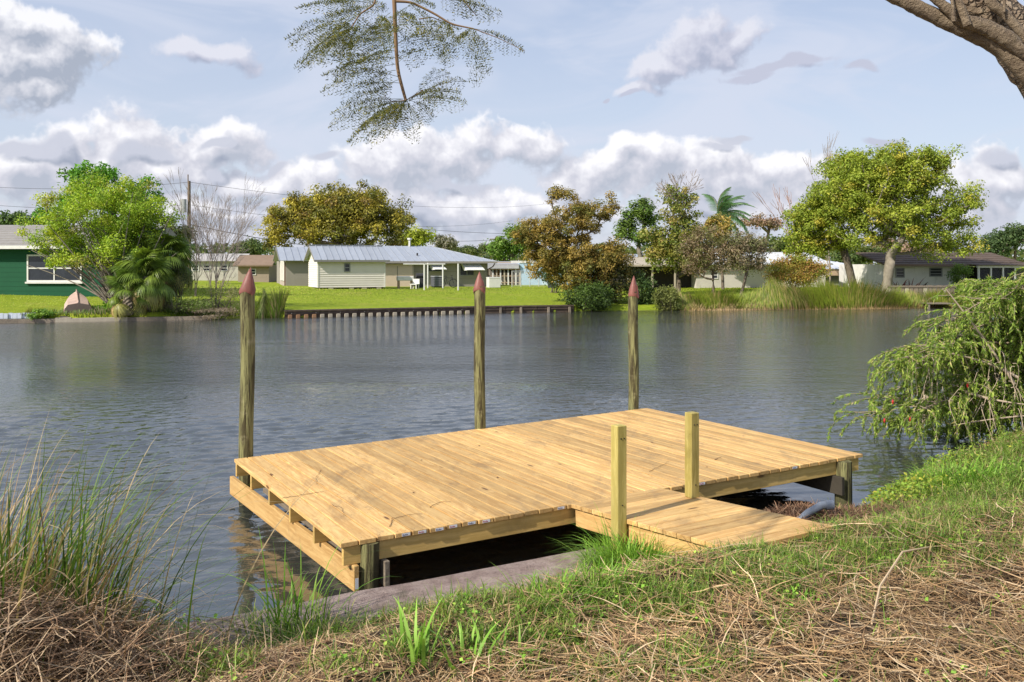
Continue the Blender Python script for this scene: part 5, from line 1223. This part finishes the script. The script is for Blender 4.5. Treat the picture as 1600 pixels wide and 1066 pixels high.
for a in [(1180,880,.5,1.1),(1330,870,.6,.8),(1480,820,.6,.7),(1420,860,.45,.5),(1580,800,.6,.6),(1120,925,.4,.9),(1040,940,.35,.8),(960,960,.3,.7),(760,950,.3,.8),(640,960,.25,.7),(1380,890,.4,.8),(1260,905,.4,.9),(1550,720,.9,.6),(1440,770,.5,1.2),(860,1000,.2,.5),(1200,985,.2,.4)]:
    p=gpt(a[0],a[1]); GP.append((p.x,p.y,a[2]*1.0,a[3]))
GP=np.array(GP)
def green(P,s=None):
    d=np.hypot(P[:,None,0]-GP[None,:,0],P[:,None,1]-GP[None,:,1])/GP[None,:,2]; v=(np.clip(1.25-d,0,1)*GP[None,:,3]).max(1)
    return np.clip(v*(-.25+1.35*vnoise(P[:,0],P[:,1],4.5,9)+.6*vnoise(P[:,0],P[:,1],1.6,19)),0,1)
_so=[tuple(gpt(a,b)[:2])+(r,) for a,b,r in ((1010,938,.22),(1130,1005,.13),(600,985,.15),(840,1010,.14),(1330,985,.2),(420,1050,.15))]
def soil(P): return 1-.85*np.max([np.exp(-((P[:,0]-a)**2+(P[:,1]-b)**2)/(r*r)) for a,b,r in _so],0)
def brown(P,s): return soil(P)*np.clip(1.0-.75*green(P),.10,1)*np.clip(.55+.9*vnoise(P[:,0],P[:,1],2.2,12),.3,1)
P=scatter(41000,101,fn=brown,smin=.36); L=[straw(P+np.array([0,0,.01])+np.random.default_rng(1).uniform(0,.03,(len(P),1))*np.array([0,0,1.]),np.full(len(P),.13),np.full(len(P),.0037),101)]
P=scatter(9500,102,fn=lambda P,s:brown(P,s)*(P[:,0]*.5+1.2-P[:,1]*.1>.7)*(P[:,1]<6.5)); L.append(straw(P+np.array([0,0,.03])+np.random.default_rng(2).uniform(0,.05,(len(P),1))*np.array([0,0,1.]),np.full(len(P),.26),np.full(len(P),.0055),102,[(.57,.38,.20,3),(.72,.54,.34,1.4),(.42,.26,.13,2.6),(.22,.13,.07,1.8)],.18))
P=scatter(19000,103,smin=.3,fn=lambda P,s:soil(P)); L.append(straw(P+np.array([0,0,.012]),np.full(len(P),.055),np.full(len(P),.009),103,[(.20,.11,.055,2),(.36,.22,.11,2.4),(.50,.33,.17,1.5),(.10,.065,.035,1.4)],.1))
V,f,C=join(L); tag(link('straw_litter',mesh_np('straw_litter',V,f,C=C),M_STRAW),'dry brown cut grass and straw littering the near bank','straw',kind='stuff')
# thick long dry stems, lower right
def stemline(pts,r,label=None):
    return [Vector(p) for p in pts]
q=[gpt(1362,985)+Vector((0,0,.03)),gpt(1375,950)+Vector((0,0,.12)),gpt(1410,905)+Vector((0,0,.16)),gpt(1452,880)+Vector((0,0,.10))]
o=MB().tube(q,[.005,.0065,.006,.003],6).build('dry_stalk',flat('dry_stalk',(.62,.46,.28),.7,.1,9),smooth=True); tag(o,'long curved pale dry stalk arching over the straw at the lower right','stalk')
# fine green grass
def gfn(P,s): return green(P)
PG=[(.17,.28,.035,3),(.24,.34,.05,3),(.10,.19,.025,2.4),(.34,.36,.09,1.2),(.45,.36,.17,1.2)]
P=scatter(36000,104,fn=gfn); g=np.random.default_rng(4)
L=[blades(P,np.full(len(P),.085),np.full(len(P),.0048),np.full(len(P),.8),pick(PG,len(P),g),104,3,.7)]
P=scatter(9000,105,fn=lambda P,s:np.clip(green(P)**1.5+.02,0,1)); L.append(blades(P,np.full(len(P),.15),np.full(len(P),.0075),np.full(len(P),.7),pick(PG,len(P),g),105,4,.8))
V,f,C=join(L); tag(link('bank_grass',mesh_np('bank_grass',V,f,C=C),M_GRASS),'fine green grass growing through the straw on the near bank','grass',kind='stuff')
# small broad weeds
g=np.random.default_rng(6); P=scatter(700,106,fn=lambda P,s:np.clip(green(P)*.8+.06,0,1)); CC=np.repeat(P,9,0)+g.normal(size=(len(P)*9,3))*np.array([.035,.035,.0])+np.array([0,0,1.])*g.uniform(.015,.07,(len(P)*9,1))
V,f,C=leaves(CC,.024,6,pick([(.18,.34,.04,3),(.30,.44,.07,2),(.12,.22,.03,1)],len(CC),g)*1.0,.75,1.2,curl=.1); tag(link('clover_weeds',mesh_np('clover_weeds',V,f,C=C),M_LEAF),'small round leaved green weeds dotted over the straw','weeds',kind='stuff')
# yellowish creeping weeds on the right bank and mound
def patchleaves(name,label,pts,n,size,pal,seed,sig,zs,aspect=.6,kind=True):
    g=np.random.default_rng(seed); B=np.array([(*gpt(a,b)[:2],r) for a,b,r in pts]); k=g.integers(0,len(B),n); XY=B[k,:2]+g.normal(size=(n,2))*B[k,2:3]*sig
    s=-psd(XY,NEAR); XY=XY[s>.05]; n=len(XY); z=gsurf(XY)+g.uniform(0,1,n)**1.2*zs*(.5+vnoise(XY[:,0],XY[:,1],3,seed)); C=np.column_stack([XY,z]); V,f,Cc=leaves(C,size,seed,pick(pal,n,g),aspect,.7,curl=.1)
    tag(link(name,mesh_np(name,V,f,C=Cc),M_LEAF),label,'weeds',kind='stuff')
patchleaves('creeping_weeds','yellow green creeping weeds over the bank edge right of the drain pipe',[(1340,765,.45),(1380,755,.4),(1420,745,.5),(1470,735,.5),(1430,770,.4),(1350,800,.3),(1290,775,.25),(1400,790,.4)],7000,.036,[(.24,.29,.04,3),(.18,.28,.035,3),(.42,.40,.06,1),(.10,.16,.02,1)],107,.55,.17)
patchleaves('leafy_weeds','lush bright green weeds covering the right bank below the drooping shrub',[(1500,725,.7),(1560,710,.8),(1590,740,.6),(1520,760,.5),(1600,690,1.0),(1460,720,.5)],3000,.040,[(.13,.23,.03,3),(.22,.30,.06,2),(.30,.26,.10,1.2),(.09,.15,.02,1.5)],108,.6,.14,.4)
g=np.random.default_rng(17); B0=np.array([tuple(gpt(a,b)[:2]) for a,b in [(1480,735),(1530,725),(1580,715),(1500,760),(1560,750),(1600,735),(1440,755),(1400,775),(1600,700),(1540,780)]]); k=g.integers(0,len(B0),4600); XY=B0[k]+g.normal(size=(4600,2))*.30; XY=XY[-psd(XY,NEAR)>.1]; P=np.column_stack([XY,gsurf(XY)-.01]); m_=len(P)
V,f,C=blades(P,np.full(m_,.19)*(.4+vnoise(XY[:,0],XY[:,1],3,8)),np.full(m_,.009),np.full(m_,.8),pick([(.16,.27,.035,3),(.25,.34,.06,2),(.10,.18,.02,2),(.44,.36,.17,2)],m_,g),17,4,.85)
tag(link('rank_grass',mesh_np('rank_grass',V,f,C=C),M_GRASS),'rank green grass over the right bank below the drooping shrub','grass',kind='stuff')
# root and debris mound
g=np.random.default_rng(12); n=5200; XY=np.array([2.35,7.65])+g.normal(size=(n,2))*np.array([.42,.20]); XY=np.concatenate([XY,np.array([3.05,8.0])+g.normal(size=(2200,2))*np.array([.4,.2])]); s=-psd(XY,NEAR); rr_=XY-np.array([I_.x,I_.y]); vv=rr_@np.array([v_.x,v_.y]); uu=rr_@np.array([dn.x,dn.y]); k=(s>-.12)&((vv>1.05)|(uu>Lw)); XY=XY[k]
P=np.column_stack([XY,np.maximum(ground(XY),-.02)+g.uniform(0,.07,len(XY))]); V,f,C=straw(P,np.full(len(P),.14),np.full(len(P),.006),12,[(.25,.135,.08,3),(.38,.23,.14,2),(.14,.08,.05,2),(.48,.33,.2,.6)],.6)
tag(link('root_debris',mesh_np('root_debris',V,f,C=C),M_STRAW),'brown mat of roots and dead stems around the drain pipe','debris',kind='stuff')
# grass clumps one can point at
def clump(label,px,py,n,h,wd,seed,pal=PG,rad=.12,lean=.75,droop=.9,seg=5,cat='grass clump',name='grass_clump',dz=0,ell=(1,1),group=None):
    g=np.random.default_rng(seed); c=gpt(px,py) if not isinstance(px,Vector) else px; ro=empty(name,c,0,label,cat,group)
    r=g.normal(size=(n,2))*rad*np.array(ell); P=np.column_stack([np.array([c.x,c.y])+r,np.zeros(n)]); P[:,2]=gsurf(P[:,:2])-.01
    o=norm(np.column_stack([r+g.normal(size=(n,2))*rad*.8,np.zeros(n)])+1e-6)
    V,f,C=blades(P,np.full(n,h),np.full(n,wd),np.full(n,lean),pick(pal,n,g),seed,seg,droop,dirs=o)
    link('blades',mesh_np('blades',V-np.array(c),f,C=C),M_GRASS,ro); return ro
BR=[(.20,.40,.035,3),(.30,.48,.06,2.5),(.12,.26,.02,2)]
def wk(u,v): q=I_+dn*u+v_*v; z=float(gsurf([(q.x,q.y)])[0]); return Vector((q.x,q.y,z))
clump('thick bright green grass clump at the foot of the nearer square post',wk(1.02,-.19),0,620,.42,.0085,111,BR,.11,.8)
clump('bright grass spilling over the seawall right beside the nearer square post',wk(.80,-.24),0,260,.24,.008,125,BR,.10,.9)
clump('smaller bright grass clump further along the walkway edge',wk(1.42,-.22),0,260,.22,.008,124,BR,.10,.9)
clump('grass clump spreading left of the nearer square post on the seawall edge',930,915,260,.20,.008,112,BR,.14,.8)
clump('grass clump on the seawall edge midway between both',865,945,150,.19,.009,113,BR,.12,.8)
clump('tall arching grass clump growing beside the seawall at the lower left',452,985,46,.55,.013,114,[(.16,.33,.03,3),(.24,.40,.05,2)],.10,.55,.9,7)
clump('low weedy grass tuft around the tall arching clump',480,1005,260,.18,.008,115,PG,.20,.9)
clump('grass tuft spilling over the seawall left of the tall arching clump',395,992,150,.18,.008,116,PG,.13,.9)
clump('coarse broad bladed grass sprout in the straw at bottom centre',655,1035,16,.30,.022,117,[(.22,.42,.05,1),(.30,.50,.08,1)],.05,.45,.5,6)
clump('second coarse grass sprout right of the bottom centre one',735,1040,16,.22,.020,118,[(.22,.42,.05,1),(.30,.50,.08,1)],.07,.6,.6,6)
clump('third coarse grass sprout leaning right at bottom centre',800,1035,12,.17,.018,119,[(.20,.36,.05,1),(.30,.46,.08,1)],.05,.9,.6,6)
clump('small leafy green tuft alone in the straw right of centre',1250,955,60,.10,.016,120,[(.25,.50,.06,1),(.18,.38,.04,1)],.04,.9,.5,4)
clump('bright grass clump on the right bank under the drooping shrub',1505,760,420,.30,.012,121,BR,.22,.8)
clump('wispy grass tuft at the shore end of the walkway',1220,852,110,.16,.007,122,BR,.09,.8)
clump('grass tuft beside the far corner of the walkway end',1290,838,110,.14,.007,123,PG,.12,.9)
# tall grasses on the left
TG=[(.10,.19,.03,3),(.17,.27,.04,2.5),(.07,.12,.02,2),(.46,.35,.19,3.4),(.30,.20,.11,1.6)]
c=Vector((-2.74,4.42,gz(-2.74,4.42))); ro=clump('tall dark green reed grass clump at the left edge over the water',c,0,1150,1.42,.013,130,TG,.34,.40,.95,9,cat='tall grass',name='tall_grass',ell=(1.0,.5))
clump('shorter leaning reed grass in front of the tall clump at the left edge',Vector((-2.52,4.4,gz(-2.52,4.4))),0,420,.85,.009,131,TG+[(.50,.40,.24,2)],.26,.95,.9,7,cat='tall grass',name='tall_grass',ell=(1.0,.5))
clump('long wispy reed stems reaching right over the water at the left',Vector((-2.2,4.6,gz(-2.2,4.6))),0,16,.85,.005,134,[(.46,.34,.20,3),(.24,.28,.08,1)],.18,1.15,.7,7,cat='tall grass',name='tall_grass')
g=np.random.default_rng(14); n=16000; XY=np.array([-2.5,4.15])+g.normal(size=(n,2))*np.array([.62,.42]); z=np.maximum(ground(XY),-.0)+g.uniform(0,1,n)**1.4*.72*np.clip(1.2-np.abs(XY[:,0]+2.75)/1.1,0,1)
P=np.column_stack([XY,z]); V,f,C=straw(P,np.full(n,.30),np.full(n,.0055),14,[(.46,.31,.19,3),(.60,.44,.28,2),(.28,.17,.10,2.5),(.14,.085,.05,2)],.45)
tag(link('dead_thatch',mesh_np('dead_thatch',V,f,C=C),M_STRAW),'matted dead brown grass thatch under the tall grass at the lower left','thatch',kind='stuff')
patchleaves('vine_leaves','small green vine leaves in the thatch at the left edge',[(120,1010,.2),(200,1005,.2),(60,1015,.2),(250,1020,.2),(150,1030,.2)],700,.045,[(.18,.34,.04,2),(.28,.42,.07,1)],109,.8,.25)
# ------------------------------------------------------------------ twigs lying on the dock
M_TW=flat('fallen_twig',(.17,.09,.05),.8,.2)
def twig(pix,label,r=.0035):
    q=random.Random(len(label)); P_=[dk(a,b) for a,b in pix]; Q_=[]
    for a,b in zip(P_[:-1],P_[1:]):
        for k in range(5): Q_.append(a.lerp(b,k/5)+Vector((q.uniform(-.008,.008),q.uniform(-.008,.008),.004+q.random()*.008)))
    Q_.append(P_[-1]+Vector((0,0,.004)))
    o=MB().tube(Q_,[r*.8*(1-.6*i/len(Q_)) for i in range(len(Q_))],5).build('fallen_twig',M_TW); tag(o,label,'twig')
twig([(440,780),(466,776),(490,771),(506,769)],'thin dark twig lying across the second board at the left')
twig([(502,735),(494,748),(495,757)],'fine curved twig on the boards left of centre',.0022)
twig([(610,824),(613,812),(640,806),(660,804)],'forked brown twig near the front board ends')
twig([(672,794),(688,786),(705,785)],'short twig on boards near the front edge')
twig([(519,790),(535,795),(537,807)],'small hooked twig between the two left twigs',.0025)
twig([(1013,738),(1030,731),(1045,722)],'pale curved twig behind the nearer square post',.003)
twig([(1117,719),(1127,716)],'tiny dark twig right of the farther square post',.005)
# dead leaves on the deck
g=np.random.default_rng(33)
for i in range(9):
    p=dk(g.uniform(480,1150),g.uniform(690,790)); mb=MB(); s_=g.uniform(.012,.024); mb.prism([(-s_,0,0),(0,-s_*.45,.002),(s_,0,.003),(0,s_*.45,.0)],(0,0,.0015)); o=mb.build('dead_leaf',M_TW,loc=(p.x,p.y,p.z+.004),rz=g.uniform(0,6)); tag(o,'small brown dead leaf lying on the dock boards','leaf','dead leaves on the dock')
# ------------------------------------------------------------------ bottlebrush shrub on the right
g=np.random.default_rng(50)
def bez(a,b,c,n=10):
    t=np.linspace(0,1,n)[:,None]; return (1-t)**2*np.array(a)+2*t*(1-t)*np.array(b)+t*t*np.array(c)
YB=12.3
c0=at(1760,640,YB); b0=np.array([c0.x,YB+.3,gz(c0.x,YB+.3)]); bb=empty('bottlebrush_shrub',b0,0,'weeping bottlebrush shrub with narrow leaves drooping over the water at the right','shrub')
paths=[]; tips=[]
mains=[((1700,520),(1560,455),(1440,570)),((1720,560),(1540,505),(1400,610)),((1700,600),(1500,560),(1360,650)),((1740,480),(1620,400),(1490,500)),((1740,560),(1560,560),(1440,660)),
       ((1760,440),(1660,400),(1560,470)),((1700,640),(1560,610),(1480,680)),((1750,500),(1600,470),(1500,600)),((1760,520),(1640,460),(1560,600)),((1720,540),(1620,560),(1560,660)),((1740,470),(1640,430),(1590,520)),
       ((1700,590),(1520,540),(1385,575)),((1720,620),(1560,620),(1400,660)),((1760,500),(1650,520),(1600,640)),((1700,500),(1540,440),(1470,520)),((1720,480),(1600,430),(1530,450)),((1700,620),(1540,590),(1440,640)),((1700,560),(1500,510),(1420,560)),((1740,600),(1600,600),(1510,670)),((1700,540),(1560,490),(1480,560)),((1760,460),(1680,420),(1640,520))]
for i,(a,b,c) in enumerate(mains):
    Ya,Yb,Yc=YB+.2,YB-.1+g.normal()*.25,YB-.35+g.normal()*.45; A=np.array(at(*a,Ya)); B=np.array(at(*b,Yb)); C_p=np.array(at(*c,Yc))
    paths.append((np.concatenate([wob(b0+g.normal(size=3)*.08,A,5,.05,g)[:-1],bez(A,B,C_p,10)]),np.linspace(.035,.008,14)))
    M_=bez(A,B,C_p,24)
    for k in range(3,24):
        for _ in range(4):
            s_=M_[k]+g.normal(size=3)*.02; e=s_+np.array([g.normal()*.24-.08,g.normal()*.26,g.uniform(-.06,.20)]); L_=g.uniform(.14,.52); q=e+np.array([g.normal()*.10-.05,g.normal()*.08,-L_]); q[2]=max(q[2],.06)
            st=bez(s_,e,q,7); paths.append((st,np.linspace(.006,.0025,7))); tips.append(st)
V,Fx=tubes(paths,3); link('branches',mesh_np('branches',V-b0,Fx,smooth=True),flat('tan_bark',(.34,.27,.19),.85,.25,5),bb)
CL=[];DL=[]
for st in tips:
    m_=int(g.uniform(44,72)); t=g.uniform(.15,1,m_)*(len(st)-1); i=np.minimum(t.astype(int),len(st)-2); fr=(t-i)[:,None]; p=st[i]*(1-fr)+st[i+1]*fr; d=norm(st[i+1]-st[i]); a=norm(g.normal(size=(m_,3)))
    dd=norm(d*.9+a*.6+np.array([0,0,-.25])); CL.append(p+dd*.03); DL.append(dd)
C=np.concatenate(CL); D=np.concatenate(DL); V,f,Cc=leaves(C,.082,50,pick([(.22,.31,.05,3),(.15,.23,.035,3),(.32,.38,.08,2),(.08,.13,.025,1.5),(.42,.36,.15,.5)],len(C),g),.21,.2,dirs=D,jit=.12)
link('foliage',mesh_np('foliage',V-b0,f,C=Cc),M_LEAF,bb)
print('bottlebrush leaves',len(C))
M_PALE=flat('pale_dead_wood',(.46,.37,.27),.8,.15,6)
for i,(a,b,c,r) in enumerate([((1585,600),(1540,530),(1478,452),.022),((1590,590),(1530,555),(1450,548),.022),((1478,560),(1465,545),(1440,560),.012),((1600,650),(1540,655),(1490,665),.014),((1510,612),(1540,625),(1600,632),.026)]):
    p=bez(at(*a,YB-.55),at(*b,YB-.6),at(*c,YB-.7),9); V,Fx=tubes([(p,np.linspace(r,r*.35,9))],6); link('dead_limb',mesh_np('dead_limb',V-b0,Fx,smooth=True),M_PALE,bb)
paths=[]
for i in range(46):
    x=g.uniform(1440,1590); y=g.uniform(545,640); a=np.array(at(x,y,YB-.65)); paths.append((bez(a,a+np.array([g.normal()*.10,0,.05]),a+np.array([g.normal()*.14,g.normal()*.1,-g.uniform(.2,.6)]),7),np.linspace(.006,.003,7)))
V,Fx=tubes(paths,4); link('dead_twigs',mesh_np('dead_twigs',V-b0,Fx),M_PALE,bb)
M_RED=flat('red_flower',(.42,.03,.025),.6,.2)
for (x,y) in ((1382,657),(1422,655),(1512,602),(1395,628)):
    p=at(x,y,YB-.75); mb=MB(); mb.tube([p-Vector(b0)+Vector((0,0,.03)),p-Vector(b0),p-Vector(b0)-Vector((0,0,.03))],[.006,.016,.006],7); mb.build('flower',M_RED,bb)
# ------------------------------------------------------------------ big limb, top right
YT_=5.2
f_tb=lambda t,b:None
def f_rough(t,b):
    p=objc(t); q=t.mapping(p,scale=(7,7,7)); vo=t.add('ShaderNodeTexVoronoi',feature='DISTANCE_TO_EDGE'); t.put(vo.inputs[0],t.v('ADD',q,t.v('SCALE',t.noise(p,6,4,.6,colr=True),sc=1.4))); vo.inputs['Scale'].default_value=3.6
    n=t.noise(p,22,7,.7); c=t.mix(t.mr(n,.3,.7),(.20,.135,.085),(.46,.36,.25)); c=t.mix(t.mr(vo.outputs['Distance'],.10,.0,0,.85),c,(.045,.03,.02)); c=t.mix(t.mr(t.noise(p,5,4,.6),.58,.7,0,.4),c,(.22,.22,.08))
    t.put(b.inputs['Base Color'],c); b.inputs['Roughness'].default_value=.9; bump(t,b,t.m('ADD',t.mr(vo.outputs['Distance'],0,.2),t.m('MULTIPLY',n,.7)),.03)
M_ROUGH=mat('rough_bark',f_rough)
def f_smooth(t,b):
    p=objc(t); n=t.noise(t.mapping(p,scale=(6,6,14)),2,6,.65,.5); c=t.mix(t.mr(n,.3,.7),(.17,.12,.075),(.36,.275,.18)); c=t.mix(t.mr(t.noise(p,14,5,.7),.55,.7,0,.7),c,(.12,.09,.035))
    t.put(b.inputs['Base Color'],c); b.inputs['Roughness'].default_value=.8; bump(t,b,t.m('ADD',n,t.noise(p,60,4,.7)),.03)
M_SMOOTH=mat('smooth_bark',f_smooth)
org=at(1660,160,YT_); gzz=gz(org.x+1.2,org.y); tr_=empty('overhanging_tree',(org.x+1.3,org.y,gzz),0,'thick rough barked leaning tree limb cutting the upper right corner','tree')
ro_=np.array(tr_.location)
def limb(name,pix,rad,m,dY=0,k=14,amp=.0,sd=1):
    g=np.random.default_rng(sd); pts=[np.array(at(x,y,YT_+dY+(d if len(q)>2 else 0))) for q in pix for x,y,d in [(*q,0)[:3]]]
    pts=np.array(pts); n=len(pts); t=np.linspace(0,n-1,n*7); P=np.stack([np.interp(t,range(n),pts[:,j]) for j in range(3)],1); 
    for _ in range(4): P[1:-1]=(P[:-2]+P[1:-1]*2+P[2:])/4
    rr_=np.interp(t,range(n),np.array(rad)/F*YT_); V,Fx=tubes([(P,rr_)],k); V=V+g.normal(size=V.shape)*amp
    return link(name,mesh_np(name,V-ro_,Fx,smooth=True),m,tr_)
basep=at(1800,420,YT_)
limb('trunk',[(1960,880),(1860,540),(1760,300),(1660,155),(1600,76),(1545,14),(1500,-38),(1440,-120)],[70,60,50,44,40,37,34,30],M_ROUGH,.10,18,.006,1)
limb('limb',[(1700,225),(1625,132),(1565,72),(1520,50),(1475,32),(1425,8),(1385,-10),(1300,-50)],[19,17,15,13.5,12,10.5,9,7],M_SMOOTH,-.22,12,.002,2)
limb('limb',[(1610,95),(1575,62),(1545,45),(1500,30),(1470,5),(1440,-20)],[6,13,12,9,7,6],M_SMOOTH,-.28,10,.002,3)
limb('limb',[(1640,110),(1600,56),(1570,22),(1548,5),(1545,-20)],[9,7,7,8,8],M_SMOOTH,-.1,9,.001,4)
limb('shoot',[(1490,34),(1489,15),(1487,-10)],[3.2,2.6,2.4],M_SMOOTH,-.36,6,0,5); limb('shoot',[(1569,20),(1570,-8)],[2,2],M_SMOOTH,-.14,6,0,6)
limb('shoot',[(1512,40),(1503,15),(1490,-12)],[6,6,5],M_SMOOTH,-.34,7,0,7)
# ------------------------------------------------------------------ feathery hanging branch, top centre
YH_=4.6; o0=at(612,-60,YH_); hb=empty('hanging_branch',o0,0,'feathery leaved brown branch hanging into the sky at top centre','branch'); h0=np.array(o0)
def pl(pix,dY=0): return np.array([at(x,y,YH_+dY) for x,y in pix])
def smooth(P,n=24):
    t=np.linspace(0,len(P)-1,n); Q=np.stack([np.interp(t,range(len(P)),P[:,j]) for j in range(3)],1)
    for _ in range(3): Q[1:-1]=(Q[:-2]+Q[1:-1]*2+Q[2:])/4
    return Q
stems=[(pl([(612,-60),(616,0),(618,60),(621,110),(634,157)]),(.013,.008)),(pl([(616,2),(642,3),(680,22),(705,38),(740,45)]),(.008,.004)),(pl([(590,-20),(585,8),(562,22),(550,42)]),(.006,.003)),(pl([(634,157),(650,148),(662,140)],.02),(.003,.0015)),(pl([(634,157),(612,159),(600,150)],-.02),(.003,.0015)),(pl([(740,45),(780,60),(820,80)]),(.003,.001)),(pl([(655,30),(675,27),(690,33)]),(.0035,.002)),(pl([(660,-40),(715,-10),(745,25)],.1),(.006,.002))]
V,Fx=tubes([(smooth(p),np.linspace(r[0],r[1],24)) for p,r in stems],7); link('stem',mesh_np('stem',V-h0,Fx,smooth=True),flat('branch_brown',(.24,.15,.08),.8,.2,8),hb)
g=np.random.default_rng(8); rach=[]; LC=[];LD=[]
# compound leaves: start pixel, end pixel
CLs=[((585,8),(445,62)),((562,22),(450,75)),((562,22),(462,108)),((560,25),(470,100)),((550,42),(480,105)),((550,42),(500,100)),((580,5),(465,12)),((590,0),(520,8)),((600,10),(500,40)),((616,50),(540,75)),((616,40),(560,60)),((618,60),(520,130)),((620,90),(505,118)),((620,100),(500,145)),((622,120),(520,120)),
((625,130),(530,150)),((634,157),(512,200)),((634,157),(545,222)),((630,155),(515,180)),((634,157),(575,225)),((634,157),(608,212)),((636,157),(648,222)),((640,157),(675,190)),((640,157),(730,163)),((650,150),(728,128)),((645,152),(705,115)),((650,150),(720,148)),((634,157),(620,190)),((640,157),(590,205)),
((620,100),(665,80)),((619,70),(680,60)),((640,5),(700,85)),((660,28),(690,95)),((655,28),(660,75)),((690,33),(700,60)),((705,38),(690,92)),((740,45),(745,135)),((742,45),(762,118)),((740,45),(720,70)),((600,30),(640,75)),((590,20),(610,80)),((740,45),(690,100)),((700,0),(785,28)),((690,-10),(770,30)),((680,-10),(740,20)),((740,45),(818,82)),((640,10),(600,50)),((560,30),(545,100)),((550,42),(530,95)),((610,20),(575,70)),((560,25),(590,70)),((640,0),(670,10)),((560,0),(600,20)),((500,0),(560,20)),((620,20),(655,50)),((618,110),(575,140)),((622,125),(560,175)),((636,157),(560,200)),((580,90),(530,100)),((600,60),(520,90)),
((575,40),(490,75)),((570,45),(500,60)),((612,140),(540,165)),((618,80),(560,100)),((640,157),(690,140)),((630,155),(560,190)),((660,35),(720,50))]
for (a,b) in CLs:
    dY0,dY1=g.normal()*.12,g.normal()*.28; A=np.array(at(a[0],a[1],YH_+dY0*.3)); B=np.array(at(b[0],b[1],YH_+dY1)); m_=(A+B)/2+np.array([0,0,.05]); R_=bez(A,m_,B,16); rach.append((R_,np.linspace(.0016,.0008,16))); L_=np.linalg.norm(B-A); npn=max(7,int(L_/.034)); d=norm(B-A); sd=norm(np.cross(d,np.array([g.normal()*.35,1,g.normal()*.35])))
    for i in range(npn):
        u=.18+.82*i/npn; p=R_[min(15,int(u*15))]+(R_[min(15,int(u*15)+1)]-R_[min(15,int(u*15))])*((u*15)%1); 
        for s_ in (-1,1):
            l=.085*math.sin(math.pi*min(.97,u*.8+.18))**.7*g.uniform(.75,1.15); dd=norm(sd*s_*.75+d*.6+np.array([0,g.normal()*.2,-.45])); nl=max(6,int(l/.0062)); tt=np.linspace(.08,1,nl)[:,None]; q=p+dd*tt*l+np.array([0,0,-.012])*tt**2
            rach.append((np.array([p,p+dd*l*.5+np.array([0,0,-.003]),q[-1]]),.0005))
            sp=norm(np.cross(dd,[0,1,0.2])); sg=np.where(np.arange(nl)%2==0,1,-1)[:,None]; LC.append(q+sp*sg*.005); LD.append(norm(sp*sg+dd*.6))
V,Fx=tubes(rach,3); link('leaf_stalks',mesh_np('leaf_stalks',V-h0,Fx),flat('green_stalk',(.13,.14,.04),.7,.1),hb)
C=np.concatenate(LC); D=np.concatenate(LD); V,f,Cc=leaves(C,.0165,8,pick([(.09,.10,.025,3),(.15,.145,.025,2),(.06,.07,.02,2),(.22,.19,.03,1)],len(C),g),.34,.5,dirs=D,jit=.2); link('leaflets',mesh_np('leaflets',V-h0,f,C=Cc),M_LEAF,hb); print('leaflets',len(C))
